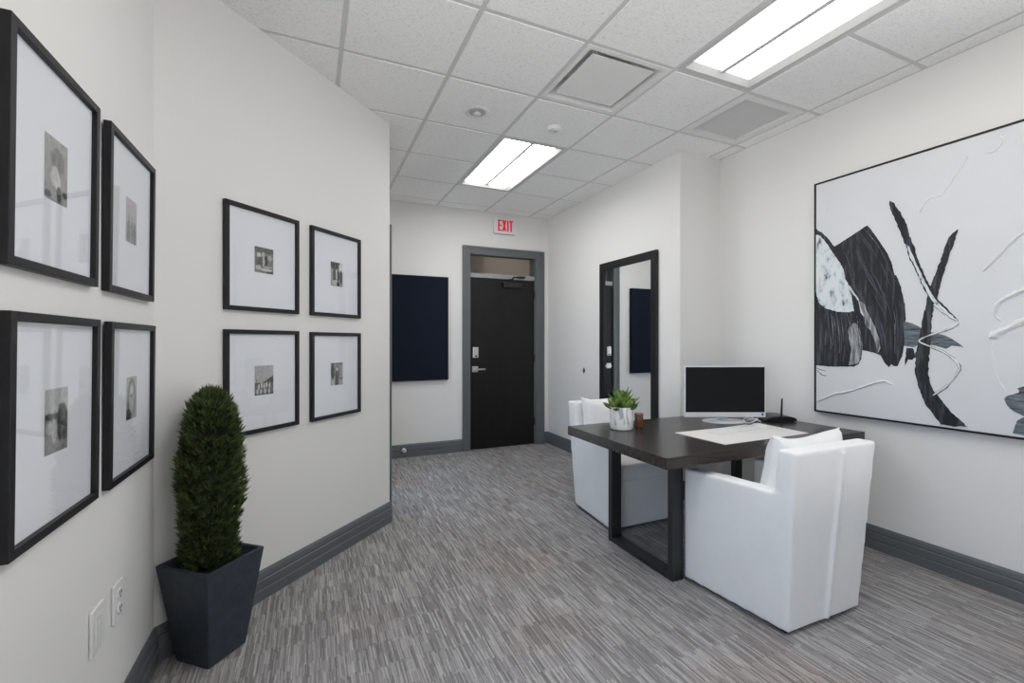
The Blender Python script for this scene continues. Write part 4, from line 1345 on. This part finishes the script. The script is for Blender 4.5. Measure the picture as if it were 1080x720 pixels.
p = Part(); p.box((-0.238, -0.238, 0.016), (0.238, 0.238, 0.022))
for k in range(-22, 23):
    p.box((-0.237, k * 0.0106 - 0.0012, 0.0145), (0.237, k * 0.0106 + 0.0012, 0.017)); p.box((k * 0.0106 - 0.0012, -0.237, 0.0145), (k * 0.0106 + 0.0012, 0.237, 0.017))
p.obj('grille_mesh', 'grille_panel', gv)

sk = root('ceiling_sprinkler', (1.072, 3.028, H - 0.006), 'round recessed ceiling sprinkler in a white ring', 'sprinkler')
p = Part(); p.lathe([(0.060, 0.0), (0.088, 0.0), (0.088, -0.004), (0.080, -0.009), (0.064, -0.009), (0.060, -0.004)], (0, 0, 0), 48)
for A in [1]:
    pass
p.obj('escutcheon', 'white_metal', sk, smooth=True)
p = Part(); p.lathe([(0, -0.001), (0.061, -0.001), (0.061, 0.004), (0, 0.004)], (0, 0, 0), 40); p.obj('sprinkler_cup', 'grille', sk)
p = Part(); p.lathe([(0, -0.022), (0.010, -0.022), (0.024, -0.017), (0.026, -0.012), (0.012, -0.010), (0.012, -0.001), (0, -0.001)], (0, 0, 0), 24); p.obj('sprinkler_head', 'white_metal', sk, smooth=True)
p = Part(); p.lathe([(0, -0.034), (0.030, -0.034), (0.046, -0.026), (0.050, -0.014), (0.052, 0), (0, 0)], (0, 0, 0), 40)
o = root('ceiling_detector', (1.682, 3.010, H - 0.006), 'small white round detector on the ceiling beside the diffuser', 'detector')
p.obj('detector_body', 'white_metal', o, smooth=True)
p = Part(); p.lathe([(0, -0.038), (0.014, -0.038), (0.016, -0.033), (0, -0.033)], (0.0, -0.014, 0), 16); p.obj('detector_sensor', 'grille', o)

# ------------------------------------------------------------------ exit sign
ex = root('exit_sign', (2.243, YB, 2.697), 'white EXIT sign with red letters above the dark door', 'exit sign')
p = Part(); p.box((-0.149, -0.046, 0), (0.149, -0.001, 0.196), bevel=0.006, seg=2); p.obj('sign_housing', 'exit_white', ex)
p = Part(); p.box((-0.130, -0.044, -0.004), (0.130, -0.010, 0.004), bevel=0.002, seg=1); p.obj('sign_underside', 'grille', ex)
p = Part()
yf0, yf1 = -0.0485, -0.0455
z0, z1, sw = 0.030, 0.170, 0.021
x = -0.097
p.box((x, yf0, z0), (x + sw, yf1, z1))
for zz in (z0, (z0 + z1) / 2 - sw * 0.42, z1 - sw * 0.85):
    p.box((x + sw * 0.9, yf0, zz), (x + 0.052, yf1, zz + sw * 0.85))
x = -0.040
for a, b in (((x, z0), (x + 0.060, z1)), ((x, z1), (x + 0.060, z0))):
    dx = 0.024
    (xa, za), (xb, zb2) = a, b
    pol = [(xa, za), (xa + dx, za), (xb, zb2), (xb - dx, zb2)]
    p._add([(u, yf0, v) for u, v in pol] + [(u, yf1, v) for u, v in pol], [(0, 1, 2, 3), (7, 6, 5, 4), (0, 4, 5, 1), (1, 5, 6, 2), (2, 6, 7, 3), (3, 7, 4, 0)])
x = 0.028
p.box((x, yf0, z0), (x + sw, yf1, z1))
x = 0.056
p.box((x + 0.0165, yf0, z0), (x + 0.0165 + sw, yf1, z1)); p.box((x, yf0, z1 - sw * 0.9), (x + 0.054, yf1, z1))
p.obj('sign_letters', 'exit_red', ex)

# ------------------------------------------------------------------ small wall fittings
for (ya, yb, z0, z1), lab, kind in [((1.724, 1.816, 0.402, 0.540), 'white wall plate low on the left wall, nearer of the two', 0), ((1.889, 1.974, 0.408, 0.534), 'white double wall outlet low on the left wall, closer to the planter', 1)]:
    r = root('wall_outlet', (XL, (ya + yb) / 2, z0), lab, 'outlet', 'outlets on the left wall', (0, 0, PI / 2))
    w_, h_ = (yb - ya) / 2, z1 - z0
    p = Part(); p.box((-w_, -0.009, 0), (w_, -0.0005, h_), bevel=0.004, seg=2); p.obj('cover_plate', 'plastic_white', r)
    if kind == 0:
        p = Part(); p.box((-0.022, -0.0105, 0.022), (0.022, -0.008, h_ - 0.022), bevel=0.001, seg=1); q = p.obj('insert', 'plastic_white', r)
        p = Part()
        for zz in (0.080, 0.100):
            p.box((-0.016, -0.0115, zz), (0.010, -0.010, zz + 0.003))
        p.obj('slot', 'grille', q)
    else:
        for zz in (0.038, 0.088):
            p = Part(); p.lathe([(0, 0), (0.0185, 0), (0.0185, 0.004), (0.016, 0.005), (0, 0.005)], (0, 0, 0), 24, Matrix.Translation((0, -0.008, zz)) @ Matrix.Rotation(PI / 2, 4, 'X')); q = p.obj('receptacle', 'plastic_white', r)
            p = Part(); p.box((-0.008, -0.0142, zz - 0.002), (-0.0055, -0.0125, zz + 0.009)); p.box((0.0055, -0.0142, zz - 0.002), (0.008, -0.0125, zz + 0.009)); p.lathe([(0, 0), (0.003, 0), (0.003, 0.0015), (0, 0.0015)], (0, 0, 0), 10, Matrix.Translation((0, -0.0127, zz - 0.010)) @ Matrix.Rotation(PI / 2, 4, 'X')); p.obj('slots', 'black_plastic', q)
hk = root('wall_hook', (XM, 4.447, 1.008), 'small dark diamond-shaped hook on the wall between door and mirror', 'hook')
p = Part(); t = bmesh.new(); bmesh.ops.create_cone(t, cap_ends=True, segments=4, radius1=0.030, radius2=0.018, depth=0.012)
p.merge(t, Matrix.Translation((-0.006, 0, 0)) @ Matrix.Rotation(-PI / 2, 4, 'Y') @ Matrix.Diagonal((1.25, 0.8, 1, 1))); p.obj('hook_plate', 'black_metal', hk)
p = Part(); p.tube([(-0.008, 0, 0.0), (-0.030, 0, -0.004), (-0.036, 0, 0.008)], 0.005, 8); p.obj('hook_pin', 'chrome', hk)
ds = root('door_stop', (0.985, YB - 0.019, 0.085), 'small round chrome door stop on the back wall baseboard', 'door stop')
p = Part(); p.lathe([(0, 0), (0.026, 0), (0.026, 0.008), (0.016, 0.014), (0.016, 0.030), (0, 0.030)], (0, 0, 0), 24, Matrix.Rotation(PI / 2, 4, 'X')); p.obj('stop_base', 'chrome', ds, smooth=True)
p = Part(); p.lathe([(0, 0.030), (0.022, 0.030), (0.024, 0.036), (0.018, 0.048), (0, 0.050)], (0, 0, 0), 24, Matrix.Rotation(PI / 2, 4, 'X')); p.obj('rubber_tip', 'grille', ds, smooth=True)
